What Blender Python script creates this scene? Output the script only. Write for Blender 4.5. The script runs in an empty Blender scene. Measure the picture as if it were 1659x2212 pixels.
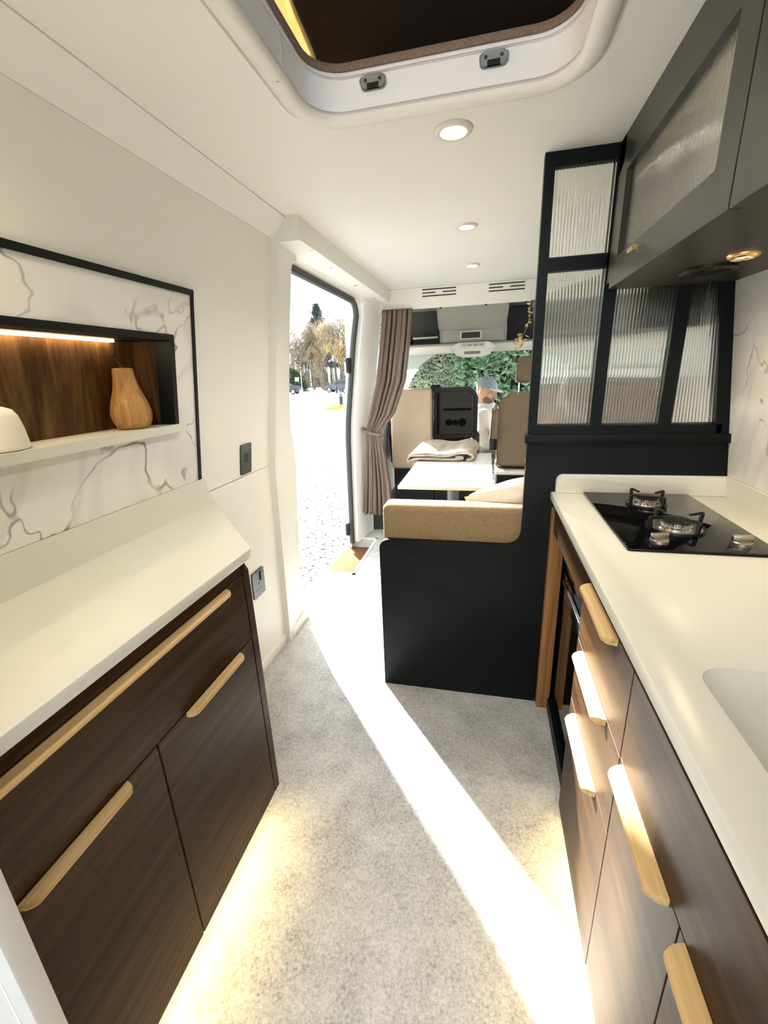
import bpy, bmesh, math, random
from mathutils import Vector, Matrix
random.seed(7)
SC = bpy.context.scene
COL = SC.collection
PI = math.pi

# ------------------------------------------------------------------ camera
YAW, PITCH, ROLL, FPX = 0.23377469, 0.30902434, 0.0383087, 932.19563
def cam_axes():
    cy, sy, cp, sp = math.cos(YAW), math.sin(YAW), math.cos(PITCH), math.sin(PITCH)
    f = Vector((-sy*cp, cy*cp, -sp)); r = Vector((cy, sy, 0)); d = f.cross(r)
    cr, sr = math.cos(ROLL), math.sin(ROLL)
    return cr*r + sr*d, -sr*r + cr*d, f
cr_, cd_, cf_ = cam_axes()
cd = bpy.data.cameras.new('camera'); cam = bpy.data.objects.new('camera', cd); COL.objects.link(cam)
M = Matrix.Identity(4)
for i in range(3):
    M[i][0] = cr_[i]; M[i][1] = -cd_[i]; M[i][2] = -cf_[i]
M[2][3] = 1.35
cam.matrix_world = M
cd.sensor_fit = 'HORIZONTAL'; cd.sensor_width = 36; cd.lens = FPX*36/1659
cd.clip_start = 0.02; cd.clip_end = 500
SC.camera = cam

# ------------------------------------------------------------------ light and exposure
SKY, SUN = 2.6, 30.0
w = bpy.data.worlds.new('sky'); SC.world = w; w.use_nodes = True
bg = w.node_tree.nodes['Background']; bg.inputs[0].default_value = (0.86, 0.93, 1.0, 1); bg.inputs[1].default_value = SKY
sl = bpy.data.lights.new('sun', 'SUN'); sl.energy = SUN; sl.angle = math.radians(2.4); sl.color = (1, 0.985, 0.935)
so = bpy.data.objects.new('sun', sl); COL.objects.link(so)
EL = math.radians(28.5); AZ = (0.615, -0.789)
sd = Vector((AZ[0]*math.cos(EL), AZ[1]*math.cos(EL), -math.sin(EL)))
so.rotation_euler = sd.to_track_quat('-Z', 'Y').to_euler(); so.location = (-6, 9, 7)
vs = SC.view_settings
vs.view_transform = 'Standard'; vs.look = 'None'; vs.gamma = 1; vs.use_curve_mapping = False
vs.exposure = 0.66
SC.cycles.max_bounces = 9; SC.cycles.diffuse_bounces = 5; SC.cycles.use_adaptive_sampling = True; SC.cycles.adaptive_threshold = .06; SC.cycles.adaptive_min_samples = 16; SC.cycles.use_light_tree = False; SC.cycles.glossy_bounces = 4
SC.cycles.transmission_bounces = 6; SC.cycles.transparent_max_bounces = 8
SC.cycles.use_denoising = True; SC.cycles.sample_clamp_indirect = 12
WARM = (1.0, 0.72, 0.42)

# ------------------------------------------------------------------ materials
MATS = {}
def nodes_of(name):
    m = bpy.data.materials.new(name); m.use_nodes = True
    nt = m.node_tree; return m, nt, nt.nodes['Principled BSDF']
def L(nt, a, b): nt.links.new(a, b)
def coords(nt, scale=(1, 1, 1), rot=(0, 0, 0)):
    tc = nt.nodes.new('ShaderNodeTexCoord'); mp = nt.nodes.new('ShaderNodeMapping')
    mp.inputs['Scale'].default_value = scale; mp.inputs['Rotation'].default_value = rot
    L(nt, tc.outputs['Object'], mp.inputs['Vector']); return mp.outputs['Vector']
def noise(nt, vec, scale, detail=4, rough=.55, dist=0):
    n = nt.nodes.new('ShaderNodeTexNoise'); n.inputs['Scale'].default_value = scale
    n.inputs['Detail'].default_value = detail; n.inputs['Roughness'].default_value = rough
    n.inputs['Distortion'].default_value = dist
    L(nt, vec, n.inputs['Vector']); return n.outputs['Fac']
def ramp(nt, fac, stops):
    r = nt.nodes.new('ShaderNodeValToRGB'); e = r.color_ramp.elements
    while len(e) < len(stops): e.new(.5)
    for k, (p, c) in enumerate(stops):
        e[k].position = p; e[k].color = (*c, 1) if len(c) == 3 else c
    L(nt, fac, r.inputs['Fac']); return r.outputs['Color']
def bump(nt, bsdf, fac, strength, dist=.01):
    b = nt.nodes.new('ShaderNodeBump'); b.inputs['Strength'].default_value = strength; b.inputs['Distance'].default_value = dist
    L(nt, fac, b.inputs['Height']); L(nt, b.outputs['Normal'], bsdf.inputs['Normal'])
def plain(name, col, rough=.5, metal=0, spec=.5, var=0, vs_=40, bmp=0, bs=200, emit=None, coat=0):
    if name in MATS: return MATS[name]
    m, nt, b = nodes_of(name)
    b.inputs['Base Color'].default_value = (*col, 1); b.inputs['Roughness'].default_value = rough
    b.inputs['Metallic'].default_value = metal; b.inputs['Specular IOR Level'].default_value = spec
    b.inputs['Coat Weight'].default_value = coat
    v = coords(nt)
    if var:
        f = noise(nt, v, vs_)
        lo = tuple(max(0, c*(1-var)) for c in col); hi = tuple(min(1, c*(1+var)) for c in col)
        L(nt, ramp(nt, f, [(.3, lo), (.7, hi)]), b.inputs['Base Color'])
    if bmp: bump(nt, b, noise(nt, v, bs, 3), bmp, .004)
    if emit:
        b.inputs['Emission Color'].default_value = (*emit[:3], 1); b.inputs['Emission Strength'].default_value = emit[3]
    MATS[name] = m; return m
def wood(name, lo, mid, hi, axis='y', rough=.42, grain=26, coat=0):
    m, nt, b = nodes_of(name)
    st = 1.3
    sc = {'x': (st, grain, grain), 'y': (grain, st, grain), 'z': (grain, grain, st)}[axis]
    v = coords(nt, sc); f1 = noise(nt, v, 1.0, 5, .6, .6)
    v2 = coords(nt, tuple(s*4.5 for s in sc)); f2 = noise(nt, v2, 1.0, 3, .6)
    mx = nt.nodes.new('ShaderNodeMath'); mx.operation = 'MULTIPLY_ADD'
    L(nt, f2, mx.inputs[0]); mx.inputs[1].default_value = .35; L(nt, f1, mx.inputs[2])
    L(nt, ramp(nt, mx.outputs[0], [(.45, lo), (.66, mid), (.9, hi)]), b.inputs['Base Color'])
    b.inputs['Roughness'].default_value = rough; b.inputs['Coat Weight'].default_value = coat; b.inputs['Specular IOR Level'].default_value = .13
    bump(nt, b, f2, .08, .002); MATS[name] = m; return m
def marble(name, base=(.80, .78, .74), scale=1.0, vein=(.16, .15, .145)):
    m, nt, b = nodes_of(name); v = coords(nt, (scale,)*3)
    def vein_f(s, dist, width, seed):
        mp = nt.nodes.new('ShaderNodeMapping'); mp.inputs['Location'].default_value = (seed, seed*1.7, seed*.6)
        L(nt, v, mp.inputs['Vector'])
        n = noise(nt, mp.outputs['Vector'], s, 4, .5, dist)
        a = nt.nodes.new('ShaderNodeMath'); a.operation = 'SUBTRACT'; L(nt, n, a.inputs[0]); a.inputs[1].default_value = .5
        c = nt.nodes.new('ShaderNodeMath'); c.operation = 'ABSOLUTE'; L(nt, a.outputs[0], c.inputs[0])
        mr = nt.nodes.new('ShaderNodeMapRange'); L(nt, c.outputs[0], mr.inputs['Value'])
        mr.inputs['From Min'].default_value = 0; mr.inputs['From Max'].default_value = width
        mr.inputs['To Min'].default_value = 1; mr.inputs['To Max'].default_value = 0
        return mr.outputs[0]
    def mul(a, b_):
        k = nt.nodes.new('ShaderNodeMath'); k.operation = 'MULTIPLY'
        L(nt, a, k.inputs[0])
        if isinstance(b_, float): k.inputs[1].default_value = b_
        else: L(nt, b_, k.inputs[1])
        return k.outputs[0]
    mask = noise(nt, v, 3.2, 3, .5)
    mr = nt.nodes.new('ShaderNodeMapRange'); L(nt, mask, mr.inputs['Value'])
    mr.inputs['From Min'].default_value = .40; mr.inputs['From Max'].default_value = .58
    v1 = mul(vein_f(1.5, .45, .008, 3.1), mr.outputs[0])
    v2 = mul(vein_f(1.3, .5, .04, 8.3), .14)
    v3 = mul(mul(vein_f(2.1, .4, .007, 1.3), mr.outputs[0]), .75)
    mx = nt.nodes.new('ShaderNodeMath'); mx.operation = 'MAXIMUM'; L(nt, v1, mx.inputs[0]); L(nt, v2, mx.inputs[1])
    mx2 = nt.nodes.new('ShaderNodeMath'); mx2.operation = 'MAXIMUM'; L(nt, mx.outputs[0], mx2.inputs[0]); L(nt, v3, mx2.inputs[1])
    L(nt, ramp(nt, mx2.outputs[0], [(0, base), (1, vein)]), b.inputs['Base Color'])
    b.inputs['Roughness'].default_value = .3; MATS[name] = m; return m
def mixsh(nt, fac, a, b):
    k = nt.nodes.new('ShaderNodeMixShader')
    if isinstance(fac, (int, float)): k.inputs[0].default_value = fac
    else: L(nt, fac, k.inputs[0])
    L(nt, a, k.inputs[1]); L(nt, b, k.inputs[2]); return k.outputs[0]
def glass_thin(name, tint=(.93, .97, .96), haze=None):
    m, nt, b = nodes_of(name); out = nt.nodes['Material Output']
    t = nt.nodes.new('ShaderNodeBsdfTransparent'); t.inputs[0].default_value = (*tint, 1)
    g = nt.nodes.new('ShaderNodeBsdfGlossy'); g.inputs['Roughness'].default_value = .02
    fr = nt.nodes.new('ShaderNodeFresnel'); fr.inputs['IOR'].default_value = 1.12
    sh = mixsh(nt, fr.outputs[0], t.outputs[0], g.outputs[0])
    if haze:   # unwiped, dusty part of a windscreen outside the wiper's arc
        tc = nt.nodes.new('ShaderNodeTexCoord'); d = nt.nodes.new('ShaderNodeVectorMath'); d.operation = 'DISTANCE'
        fl = nt.nodes.new('ShaderNodeVectorMath'); fl.operation = 'MULTIPLY'; fl.inputs[1].default_value = (1, 0, 1)
        L(nt, tc.outputs['Object'], fl.inputs[0]); L(nt, fl.outputs[0], d.inputs[0]); d.inputs[1].default_value = (haze[0], 0, haze[1])
        gt = nt.nodes.new('ShaderNodeMapRange'); L(nt, d.outputs['Value'], gt.inputs['Value'])
        gt.inputs['From Min'].default_value = haze[2]; gt.inputs['From Max'].default_value = haze[2]+.02
        gt.inputs['To Max'].default_value = .62
        df = nt.nodes.new('ShaderNodeBsdfTranslucent'); df.inputs[0].default_value = (.9, .93, .9, 1)
        sx = nt.nodes.new('ShaderNodeSeparateXYZ'); L(nt, tc.outputs['Object'], sx.inputs[0])
        lt = nt.nodes.new('ShaderNodeMath'); lt.operation = 'LESS_THAN'; L(nt, sx.outputs[0], lt.inputs[0]); lt.inputs[1].default_value = haze[0]
        mu = nt.nodes.new('ShaderNodeMath'); mu.operation = 'MULTIPLY'; L(nt, lt.outputs[0], mu.inputs[0]); L(nt, gt.outputs[0], mu.inputs[1])
        sh = mixsh(nt, mu.outputs[0], sh, df.outputs[0])
    L(nt, sh, out.inputs['Surface']); MATS[name] = m; return m
def reeded(name, clear=.3, milk=.12, rough=.03):
    m, nt, b = nodes_of(name); out = nt.nodes['Material Output']
    g = nt.nodes.new('ShaderNodeBsdfGlass'); g.inputs['IOR'].default_value = 1.4; g.inputs['Roughness'].default_value = rough
    g.inputs['Color'].default_value = (.97, .97, .95, 1)
    t = nt.nodes.new('ShaderNodeBsdfTransparent'); tl = nt.nodes.new('ShaderNodeBsdfTranslucent'); tl.inputs[0].default_value = (.9, .88, .82, 1)
    df = nt.nodes.new('ShaderNodeBsdfDiffuse'); df.inputs[0].default_value = (.85, .83, .78, 1)
    s = mixsh(nt, clear, g.outputs[0], t.outputs[0])
    s = mixsh(nt, milk, s, mixsh(nt, .5, tl.outputs[0], df.outputs[0]))
    L(nt, s, out.inputs['Surface']); MATS[name] = m; return m

CREAM = plain('cream_panel_paint', (.795, .79, .735), .42, bmp=.02, bs=60)
CEIL = plain('ceiling_lining', (.825, .825, .785), .55, bmp=.03, bs=300)
WHITE = plain('white_paint', (.85, .85, .83), .4)
LEATHER = plain('white_leatherette', (.80, .785, .74), .45, bmp=.12, bs=160)
LINER = plain('white_hatch_liner', (.87, .89, .925), .5)
BLACK = plain('black_painted_panel', (.0045, .0065, .007), .45, spec=.13, var=.2, vs_=8)
TRIM = plain('black_trim', (.006, .007, .008), .45, spec=.25)
OLIVE = plain('dark_olive_laminate', (.034, .033, .026), .38, spec=.3, var=.06, vs_=300)
SOLID = plain('cream_solid_surface', (.69, .685, .61), .3)
BASIN = plain('basin_solid_surface', (.74, .71, .60), .35)
WALNUT = wood('walnut_veneer', (.017, .007, .0022), (.037, .0185, .007), (.068, .038, .017), 'y', .4)
WALNUTZ = wood('walnut_upright_grain', (.032, .014, .005), (.085, .040, .014), (.17, .09, .036), 'z', .45, 22)
OAK = wood('light_oak', (.42, .25, .10), (.60, .40, .18), (.74, .53, .28), 'y', .38, 45)
POSTW = wood('amber_oak_post', (.16, .07, .022), (.26, .125, .045), (.38, .2, .08), 'z', .45, 40)
GOURDM = wood('turned_amber_wood', (.22, .10, .028), (.36, .19, .062), (.50, .30, .12), 'z', .4, 60)
MARBLE = marble('white_grey_veined_marble', (.80, .785, .75), 1.25, (.09, .085, .08))
MARBLE_T = marble('pale_table_marble', (.82, .82, .81), 1.4, (.5, .5, .5))
REED = reeded('reeded_glass', .06, .02)
REED_CAB = reeded('reeded_cabinet_glass', .12, .06, .06)
PANE = glass_thin('window_glass')
SCREEN = glass_thin('windscreen_glass', (.92, .97, .94), (-.25, .90, .645))
CHROME = plain('polished_steel', (.75, .73, .70), .15, 1)
BRUSHED = plain('brushed_nickel', (.52, .47, .40), .35, 1)
BRASS = plain('brass', (.75, .5, .22), .25, 1)
HOBGLASS = plain('black_hob_glass', (.003, .003, .0035), .05, spec=.22)
IRON = plain('black_enamel', (.008, .008, .008), .35)
BLACKGL = plain('black_oven_glass', (.006, .007, .008), .08)
MATTE = plain('matt_black_recess', (.003, .003, .003), .95, spec=.05)
PLAST = plain('charcoal_plastic', (.009, .0095, .010), .5, spec=.22, bmp=.1, bs=500)
GREYPL = plain('grey_plastic', (.17, .18, .18), .35)
SOCK = plain('anthracite_socket', (.035, .037, .036), .35)
RUBBER = plain('dark_rubber_seal', (.028, .03, .03), .6)
TAUPE = plain('taupe_curtain_cloth', (.135, .098, .077), .9, var=.12, vs_=400, bmp=.1, bs=900)
def canvas_mat():
    m, nt, b = nodes_of('amber_canvas'); out = nt.nodes['Material Output']; v = coords(nt); c = ramp(nt, noise(nt, v, 14), [(.3, (.66, .50, .26)), (.7, (.80, .65, .40))])
    d = nt.nodes.new('ShaderNodeBsdfDiffuse'); t = nt.nodes.new('ShaderNodeBsdfTranslucent'); L(nt, c, d.inputs[0]); L(nt, c, t.inputs[0]); L(nt, mixsh(nt, .4, d.outputs[0], t.outputs[0]), out.inputs['Surface']); return m
YELLOWC = canvas_mat()
DARKL = plain('dark_brown_lining', (.010, .006, .004), .95)
CARPET = plain('brown_carpet_edge', (.20, .145, .115), 1, var=.3, vs_=300, bmp=.6, bs=500)
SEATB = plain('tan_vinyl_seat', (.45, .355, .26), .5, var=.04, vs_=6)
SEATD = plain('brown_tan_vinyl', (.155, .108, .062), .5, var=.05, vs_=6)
CUSH = plain('golden_beige_boucle', (.25, .172, .085), .95, var=.2, vs_=160, bmp=.5, bs=220)
PILLOW = plain('cream_linen', (.72, .62, .48), .9, var=.08, vs_=30, bmp=.15, bs=300)
KNIT = plain('cream_knit', (.76, .66, .48), .95, var=.12, vs_=120, bmp=.8, bs=130)
PEACH = plain('peach_cloth', (.72, .36, .16), .85)
CABGREY = plain('cab_grey_lining', (.24, .235, .215), .7, var=.06, vs_=4)
CABDARK = plain('cab_dark_lining', (.035, .036, .034), .7)
CABLIGHT = plain('cab_light_trim', (.68, .67, .62), .55)
LEDM = plain('warm_led', (1, .8, .5), .5, emit=(1, .71, .32, 34)); LEDN = plain('niche_led', (1, .8, .5), .5, emit=(1, .76, .45, 20))
LAMPM = plain('lamp_lens', (1, .95, .85), .4, emit=(1, .86, .66, 14))
LAMPM.cycles.emission_sampling = 'NONE'; LEDM.cycles.emission_sampling = 'FRONT'; LEDN.cycles.emission_sampling = 'FRONT'
VAN = plain('white_van_body', (.82, .84, .85), .3, coat=.5)

def floor_mat():
    m, nt, b = nodes_of('grey_speckled_vinyl'); v = coords(nt)
    f = noise(nt, v, 150, 4, .8); g = noise(nt, v, 9, 4, .65)
    mx = nt.nodes.new('ShaderNodeMath'); mx.operation = 'MULTIPLY_ADD'; L(nt, g, mx.inputs[0]); mx.inputs[1].default_value = .45; L(nt, f, mx.inputs[2])
    L(nt, ramp(nt, mx.outputs[0], [(.50, (.20, .202, .198)), (.68, (.455, .46, .45)), (.90, (.68, .685, .675))]), b.inputs['Base Color'])
    b.inputs['Roughness'].default_value = .42; bump(nt, b, f, .15, .002); return m
FLOORM = floor_mat()
def gravel_mat():
    m, nt, b = nodes_of('pale_gravel'); v = coords(nt)
    f = noise(nt, v, 17, 4, .7)
    L(nt, ramp(nt, f, [(.42, (.06, .052, .04)), (.475, (.42, .405, .37)), (.55, (.80, .795, .77))]), b.inputs['Base Color'])
    b.inputs['Roughness'].default_value = .95; b.inputs['Specular IOR Level'].default_value = 0; bump(nt, b, f, 1.0, .13); return m
GRAVEL = gravel_mat()
ROADM = plain('pale_asphalt', (.50, .50, .49), .9, spec=0, var=.06, vs_=3)
COIR = plain('coir', (.17, .06, .013), 1, var=.3, vs_=200, bmp=.8, bs=260)
def blanket_mat():
    m, nt, b = nodes_of('oatmeal_wool'); v = coords(nt); f = noise(nt, v, 110, 5, .75); g = noise(nt, v, 14, 3)
    mx = nt.nodes.new('ShaderNodeMath'); mx.operation = 'MULTIPLY_ADD'; L(nt, g, mx.inputs[0]); mx.inputs[1].default_value = .5; L(nt, f, mx.inputs[2])
    L(nt, ramp(nt, mx.outputs[0], [(.5, (.20, .165, .12)), (.75, (.42, .36, .275)), (.95, (.62, .56, .46))]), b.inputs['Base Color'])
    b.inputs['Roughness'].default_value = 1; bump(nt, b, f, .9, .008); return m
WOOL = blanket_mat()

# ------------------------------------------------------------------ mesh helpers
ORG = {}
class MB:
    def __init__(s): s.v = []; s.f = []
    def add(s, vs, fs):
        n = len(s.v); s.v += [tuple(p) for p in vs]; s.f += [tuple(i+n for i in f) for f in fs]; return s
    def box(s, x0, x1, y0, y1, z0, z1):
        vs = [(x, y, z) for z in (z0, z1) for y in (y0, y1) for x in (x0, x1)]
        return s.add(vs, [(0, 2, 3, 1), (4, 5, 7, 6), (0, 1, 5, 4), (2, 6, 7, 3), (0, 4, 6, 2), (1, 3, 7, 5)])
    def rbox(s, x0, x1, y0, y1, z0, z1, r=.005, seg=2, fn=None):
        bm = bmesh.new(); bmesh.ops.create_cube(bm, size=1)
        for v in bm.verts:
            v.co = Vector(((x0+x1)/2+v.co.x*(x1-x0), (y0+y1)/2+v.co.y*(y1-y0), (z0+z1)/2+v.co.z*(z1-z0)))
        r = min(r, abs(x1-x0)*.49, abs(y1-y0)*.49, abs(z1-z0)*.49)
        bmesh.ops.bevel(bm, geom=bm.edges[:], offset=r, segments=seg, profile=.5, affect='EDGES')
        return s.bm(bm, fn)
    def bm(s, bm, fn=None):
        bm.verts.index_update()
        vs = [tuple(fn(v.co) if fn else v.co) for v in bm.verts]; fs = [tuple(v.index for v in f.verts) for f in bm.faces]
        bm.free(); return s.add(vs, fs)
    def loft(s, rings, closed=True, caps=True):
        n = len(rings[0]); vs = [p for r in rings for p in r]; fs = []
        for k in range(len(rings)-1):
            for i in range(n if closed else n-1):
                j = (i+1) % n; fs.append((k*n+i, k*n+j, (k+1)*n+j, (k+1)*n+i))
        if caps and closed:
            fs.append(tuple(range(n))[::-1]); fs.append(tuple((len(rings)-1)*n+i for i in range(n)))
        return s.add(vs, fs)
    def tube(s, path, r, n=8, caps=True):
        rings = []; P = [Vector(p) for p in path]
        rr = r if isinstance(r, (list, tuple)) else [r]*len(P)
        up = Vector((0, 0, 1)); a = None
        for k, p in enumerate(P):
            t = (P[min(k+1, len(P)-1)] - P[max(k-1, 0)]).normalized()
            if a is None:
                a = t.cross(up)
                if a.length < .05: a = t.cross(Vector((1, 0, 0)))
            else:
                a = a - t*a.dot(t)
                if a.length < .05: a = t.cross(up) if abs(t.z) < .9 else t.cross(Vector((1, 0, 0)))
            a.normalize(); b = t.cross(a)
            rings.append([p + rr[k]*(math.cos(2*PI*i/n)*a + math.sin(2*PI*i/n)*b) for i in range(n)])
        return s.loft(rings, True, caps)
    def lathe(s, prof, c=(0, 0, 0), n=24, axis='z', caps=True):
        rings = []
        for r, h in prof:
            ring = []
            for i in range(n):
                a, b = r*math.cos(2*PI*i/n), r*math.sin(2*PI*i/n)
                q = {'z': (a, b, h), 'x': (h, a, b), 'y': (a, h, b)}[axis]
                ring.append((c[0]+q[0], c[1]+q[1], c[2]+q[2]))
            rings.append(ring)
        return s.loft(rings, True, caps)
    def prism(s, poly, fn, w0, w1, holes=(), bev=0):
        """2-D polygon (with holes) extruded from w0 to w1; fn maps (u,v,w) to xyz"""
        bm = bmesh.new(); edges = []
        for lp in [poly, *holes]:
            vv = [bm.verts.new((p[0], p[1], 0)) for p in lp]
            edges += [bm.edges.new((vv[i], vv[(i+1) % len(vv)])) for i in range(len(vv))]
        if holes: bmesh.ops.triangle_fill(bm, use_beauty=True, use_dissolve=False, edges=edges)
        else: bm.faces.new(bm.verts[:])
        ext = bmesh.ops.extrude_face_region(bm, geom=bm.faces[:])
        for g in ext['geom']:
            if isinstance(g, bmesh.types.BMVert): g.co.z = 1
        bmesh.ops.recalc_face_normals(bm, faces=bm.faces[:])
        for v in bm.verts: v.co = Vector(fn(v.co.x, v.co.y, w1 if v.co.z > .5 else w0))
        if bev:
            es = [e for e in bm.edges if len(e.link_faces) == 2 and e.calc_face_angle(0) > .7]
            bmesh.ops.bevel(bm, geom=es, offset=bev, segments=2, profile=.5, affect='EDGES')
        return s.bm(bm)
    def build(s, name, mat, parent=None, smooth=35, local=False):
        me = bpy.data.meshes.new(name); vs = [Vector(v) for v in s.v]
        if parent is not None: o0 = ORG[parent.name]
        elif local: o0 = Vector((0, 0, 0))
        else:
            lo = Vector([min(v[i] for v in vs) for i in range(3)]); hi = Vector([max(v[i] for v in vs) for i in range(3)])
            o0 = Vector(((lo.x+hi.x)/2, (lo.y+hi.y)/2, lo.z))
        me.from_pydata([v-o0 for v in vs], [], s.f)
        bm = bmesh.new(); bm.from_mesh(me); bmesh.ops.recalc_face_normals(bm, faces=bm.faces[:]); bm.to_mesh(me); bm.free()
        me.materials.append(mat)
        if smooth:
            for p in me.polygons: p.use_smooth = True
            me.set_sharp_from_angle(angle=math.radians(smooth))
        o = bpy.data.objects.new(name, me); COL.objects.link(o)
        if parent is not None: o.parent = parent; ORG[o.name] = o0
        else: o.location = o0; ORG[o.name] = o0
        return o
def tag(o, label, cat, group=None):
    o['label'] = label; o['category'] = cat
    if group: o['group'] = group
    return o
def thing(name, loc, label, cat, group=None):
    o = bpy.data.objects.new(name, None); COL.objects.link(o); o.location = loc; o.empty_display_size = .05
    ORG[o.name] = Vector(loc); return tag(o, label, cat, group)
def struct(o, label=None):
    o['kind'] = 'structure'
    if label: o['label'] = label
    return o
def copy_tree(o, loc=None, rz=None, parent=None, mat=None):
    c = o.copy(); COL.objects.link(c); c.parent = parent
    if loc is not None: c.location = loc
    if rz is not None: c.rotation_euler = (0, 0, rz)
    for ch in o.children: copy_tree(ch, parent=c)
    return c
def bx(name, b, mat, parent=None, r=0): 
    m = MB()
    m.rbox(*b, r=r) if r else m.box(*b)
    return m.build(name, mat, parent)
def rrect(u0, u1, v0, v1, r, n=5):
    rs = r if isinstance(r, (list, tuple)) else [r]*4   # order: (u0,v0) (u1,v0) (u1,v1) (u0,v1)
    out = []
    for (cu, cv, su, sv, a0), q in zip(((u0, v0, 1, 1, PI), (u1, v0, -1, 1, 1.5*PI), (u1, v1, -1, -1, 0), (u0, v1, 1, -1, .5*PI)), rs):
        if q <= 0: out.append((cu, cv)); continue
        for k in range(n+1):
            a = a0 + .5*PI*k/n; out.append((cu+su*q+q*math.cos(a), cv+sv*q+q*math.sin(a)))
    return out
XY = lambda u, v, w: (u, v, w)
XZ = lambda u, v, w: (u, w, v)
YZ = lambda u, v, w: (w, u, v)
def lerp(a, b, t): return a+(b-a)*t
def interp(tab, z):
    if z <= tab[0][0]: return tab[0][1]
    for (a, b), (c, d) in zip(tab, tab[1:]):
        if z <= c: return lerp(b, d, (z-a)/(c-a))
    return tab[-1][1]

# ================================================================== the van's shell
LW = [(0, -1.01), (.945, -.985), (1.882, -.857), (1.95, -.787)]   # left wall: height -> x
lx = lambda z: interp(LW, z)
rx = lambda z: .797-.142*(z-.93)                                    # right wall leans in too
YB, YD0, YD1, YF = -1.2, 1.83, 3.24, 3.53                          # rear end, door pillar, far pillar, front bulkhead

WELL = [(-1.12, 2.68), (-.88, 2.68), (-.88, 3.35), (-1.12, 3.35)]
fl = MB().prism([(-1.12, YB), (.82, YB), (.82, 4.9), (-1.12, 4.9), (-1.12, 3.35), (-.88, 3.35), (-.88, 2.68), (-1.12, 2.68)], XY, -.03, 0).build('floor', FLOORM)
struct(fl, 'grey speckled vinyl floor running through the van')
st = MB().box(-1.14, -.86, 2.66, 3.37, -.11, -.09).box(-.88, -.86, 2.66, 3.37, -.09, -.03).box(-1.14, -.86, 2.66, 2.68, -.09, -.03).box(-1.14, -.86, 3.35, 3.37, -.09, -.03).build('step_well', plain('step_grey', (.45, .44, .43), .6), fl)
MB().box(-.885, -.865, 2.66, 3.37, 0, .006).box(-1.1, -.865, 2.66, 2.68, 0, .006).box(-1.1, -.865, 3.35, 3.37, 0, .006).build('step_trim', WHITE, fl)
MB().box(-1.13, -1.03, 1.86, 2.66, -.01, .003).box(-1.13, -1.03, 3.37, 3.53, -.01, .003).build('door_sill', WHITE, fl)

# left wall: lower panel, leaning upper panel (cut out for the niche), cove
wl = MB().loft([[(-1.07, y, 0), (-1.01, y, 0), (-.985, y, .958), (-1.06, y, .958)] for y in (YB, YD0)]).build('wall_left', CREAM)
struct(wl, 'cream panelled left wall of the van')
def LP(y, z, off=0): return (-.985+.1366*(z-.945)+off, y, z)
LPf = lambda u, v, w: LP(u, v, w)
MB().prism([(YB, .962), (YD0, .962), (YD0, 1.882), (YB, 1.882)], LPf, -.05, 0, holes=[[(.34, 1.2), (1.2, 1.2), (1.2, 1.48), (.34, 1.48)]]).build('upper_panel', CREAM, wl)
MB().loft([[(-.905, y, 1.886), (-.857, y, 1.884), (-.785, y, 1.952), (-.83, y, 1.98)] for y in (YB, YD0)]).build('cove_panel', CEIL, wl)
bb = MB().rbox(-1.012, -.995, 1.0, YD0, 0, .05, .004).build('baseboard_left', CREAM); struct(bb)
bb2 = MB().rbox(-1.0, -.975, YD0+.008, 2.085, 0, .052, .004).rbox(-1.0, -.975, YD0-.005, YD0+.02, 0, .052, .004).build('baseboard_door', CREAM); struct(bb2)
bd_ = MB().box(-.790, -.7865, YB, YD0, 1.948, 1.953).box(-.862, -.857, YB, YD0, 1.882, 1.8855).build('trim_5', plain('grey_joint', (.58, .56, .52), .8)); struct(bd_, 'fine joint lines along the cove between wall and ceiling')
# right wall
wr = MB().loft([[(.88, y, 0), (rx(0)+.02, y, 0), (rx(.93), y, .93), (rx(1.95), y, 1.96), (.9, y, 1.96)] for y in (YB, 3.6)]).build('wall_right', CREAM)
struct(wr, 'cream right wall of the van behind the kitchen')
# door pillar next to the wall
EDGE = [(0, 2.085), (.3, 2.06), (.75, 2.10), (.90, 2.12), (1.0, 2.10), (1.12, 2.045), (1.3, 2.022), (1.55, 2.012), (1.72, 2.015)]
def pillar_rings(z, e): 
    x = lx(z); return [(x-.06, YD0, z), (x+.032, YD0, z), (x+.030, YD0+.03, z), (x+.012, e-.012, z), (x+.002, e, z), (x-.11, e+.01, z), (x-.11, YD0, z)]
rings = []
for k in range(31):
    z = 1.80*k/30; rings.append(pillar_rings(z, interp(EDGE, z)))
for k in range(7):
    a = .5*PI*k/6; rings.append(pillar_rings(1.80+.045*math.sin(a), 2.015+.05*(1-math.cos(a))))
rings.append(pillar_rings(1.88, 2.066))
t1 = MB().loft(rings).build('trim_1', CREAM); struct(t1, 'cream moulded trim round the rear edge of the side door')
# far pillar
def fpillar(z, y0): 
    x = lx(z); return [(x-.10, y0, z), (x-.005, y0+.012, z), (x+.014, y0+.05, z), (x+.03, YF-.04, z), (x+.06, YF+.03, z), (x-.12, YF+.03, z)]
rings = [fpillar(1.80*k/12, lerp(3.27, 3.25, k/12)) for k in range(13)]
for k in range(1, 6):
    a = .5*PI*k/5; rings.append(fpillar(1.80+.045*math.sin(a), 3.25-.05*(1-math.cos(a))))
rings.append(fpillar(1.88, 3.2))
t2 = MB().loft(rings).build('trim_2', WHITE); struct(t2, 'white pillar trim between side door and cab')
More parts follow.
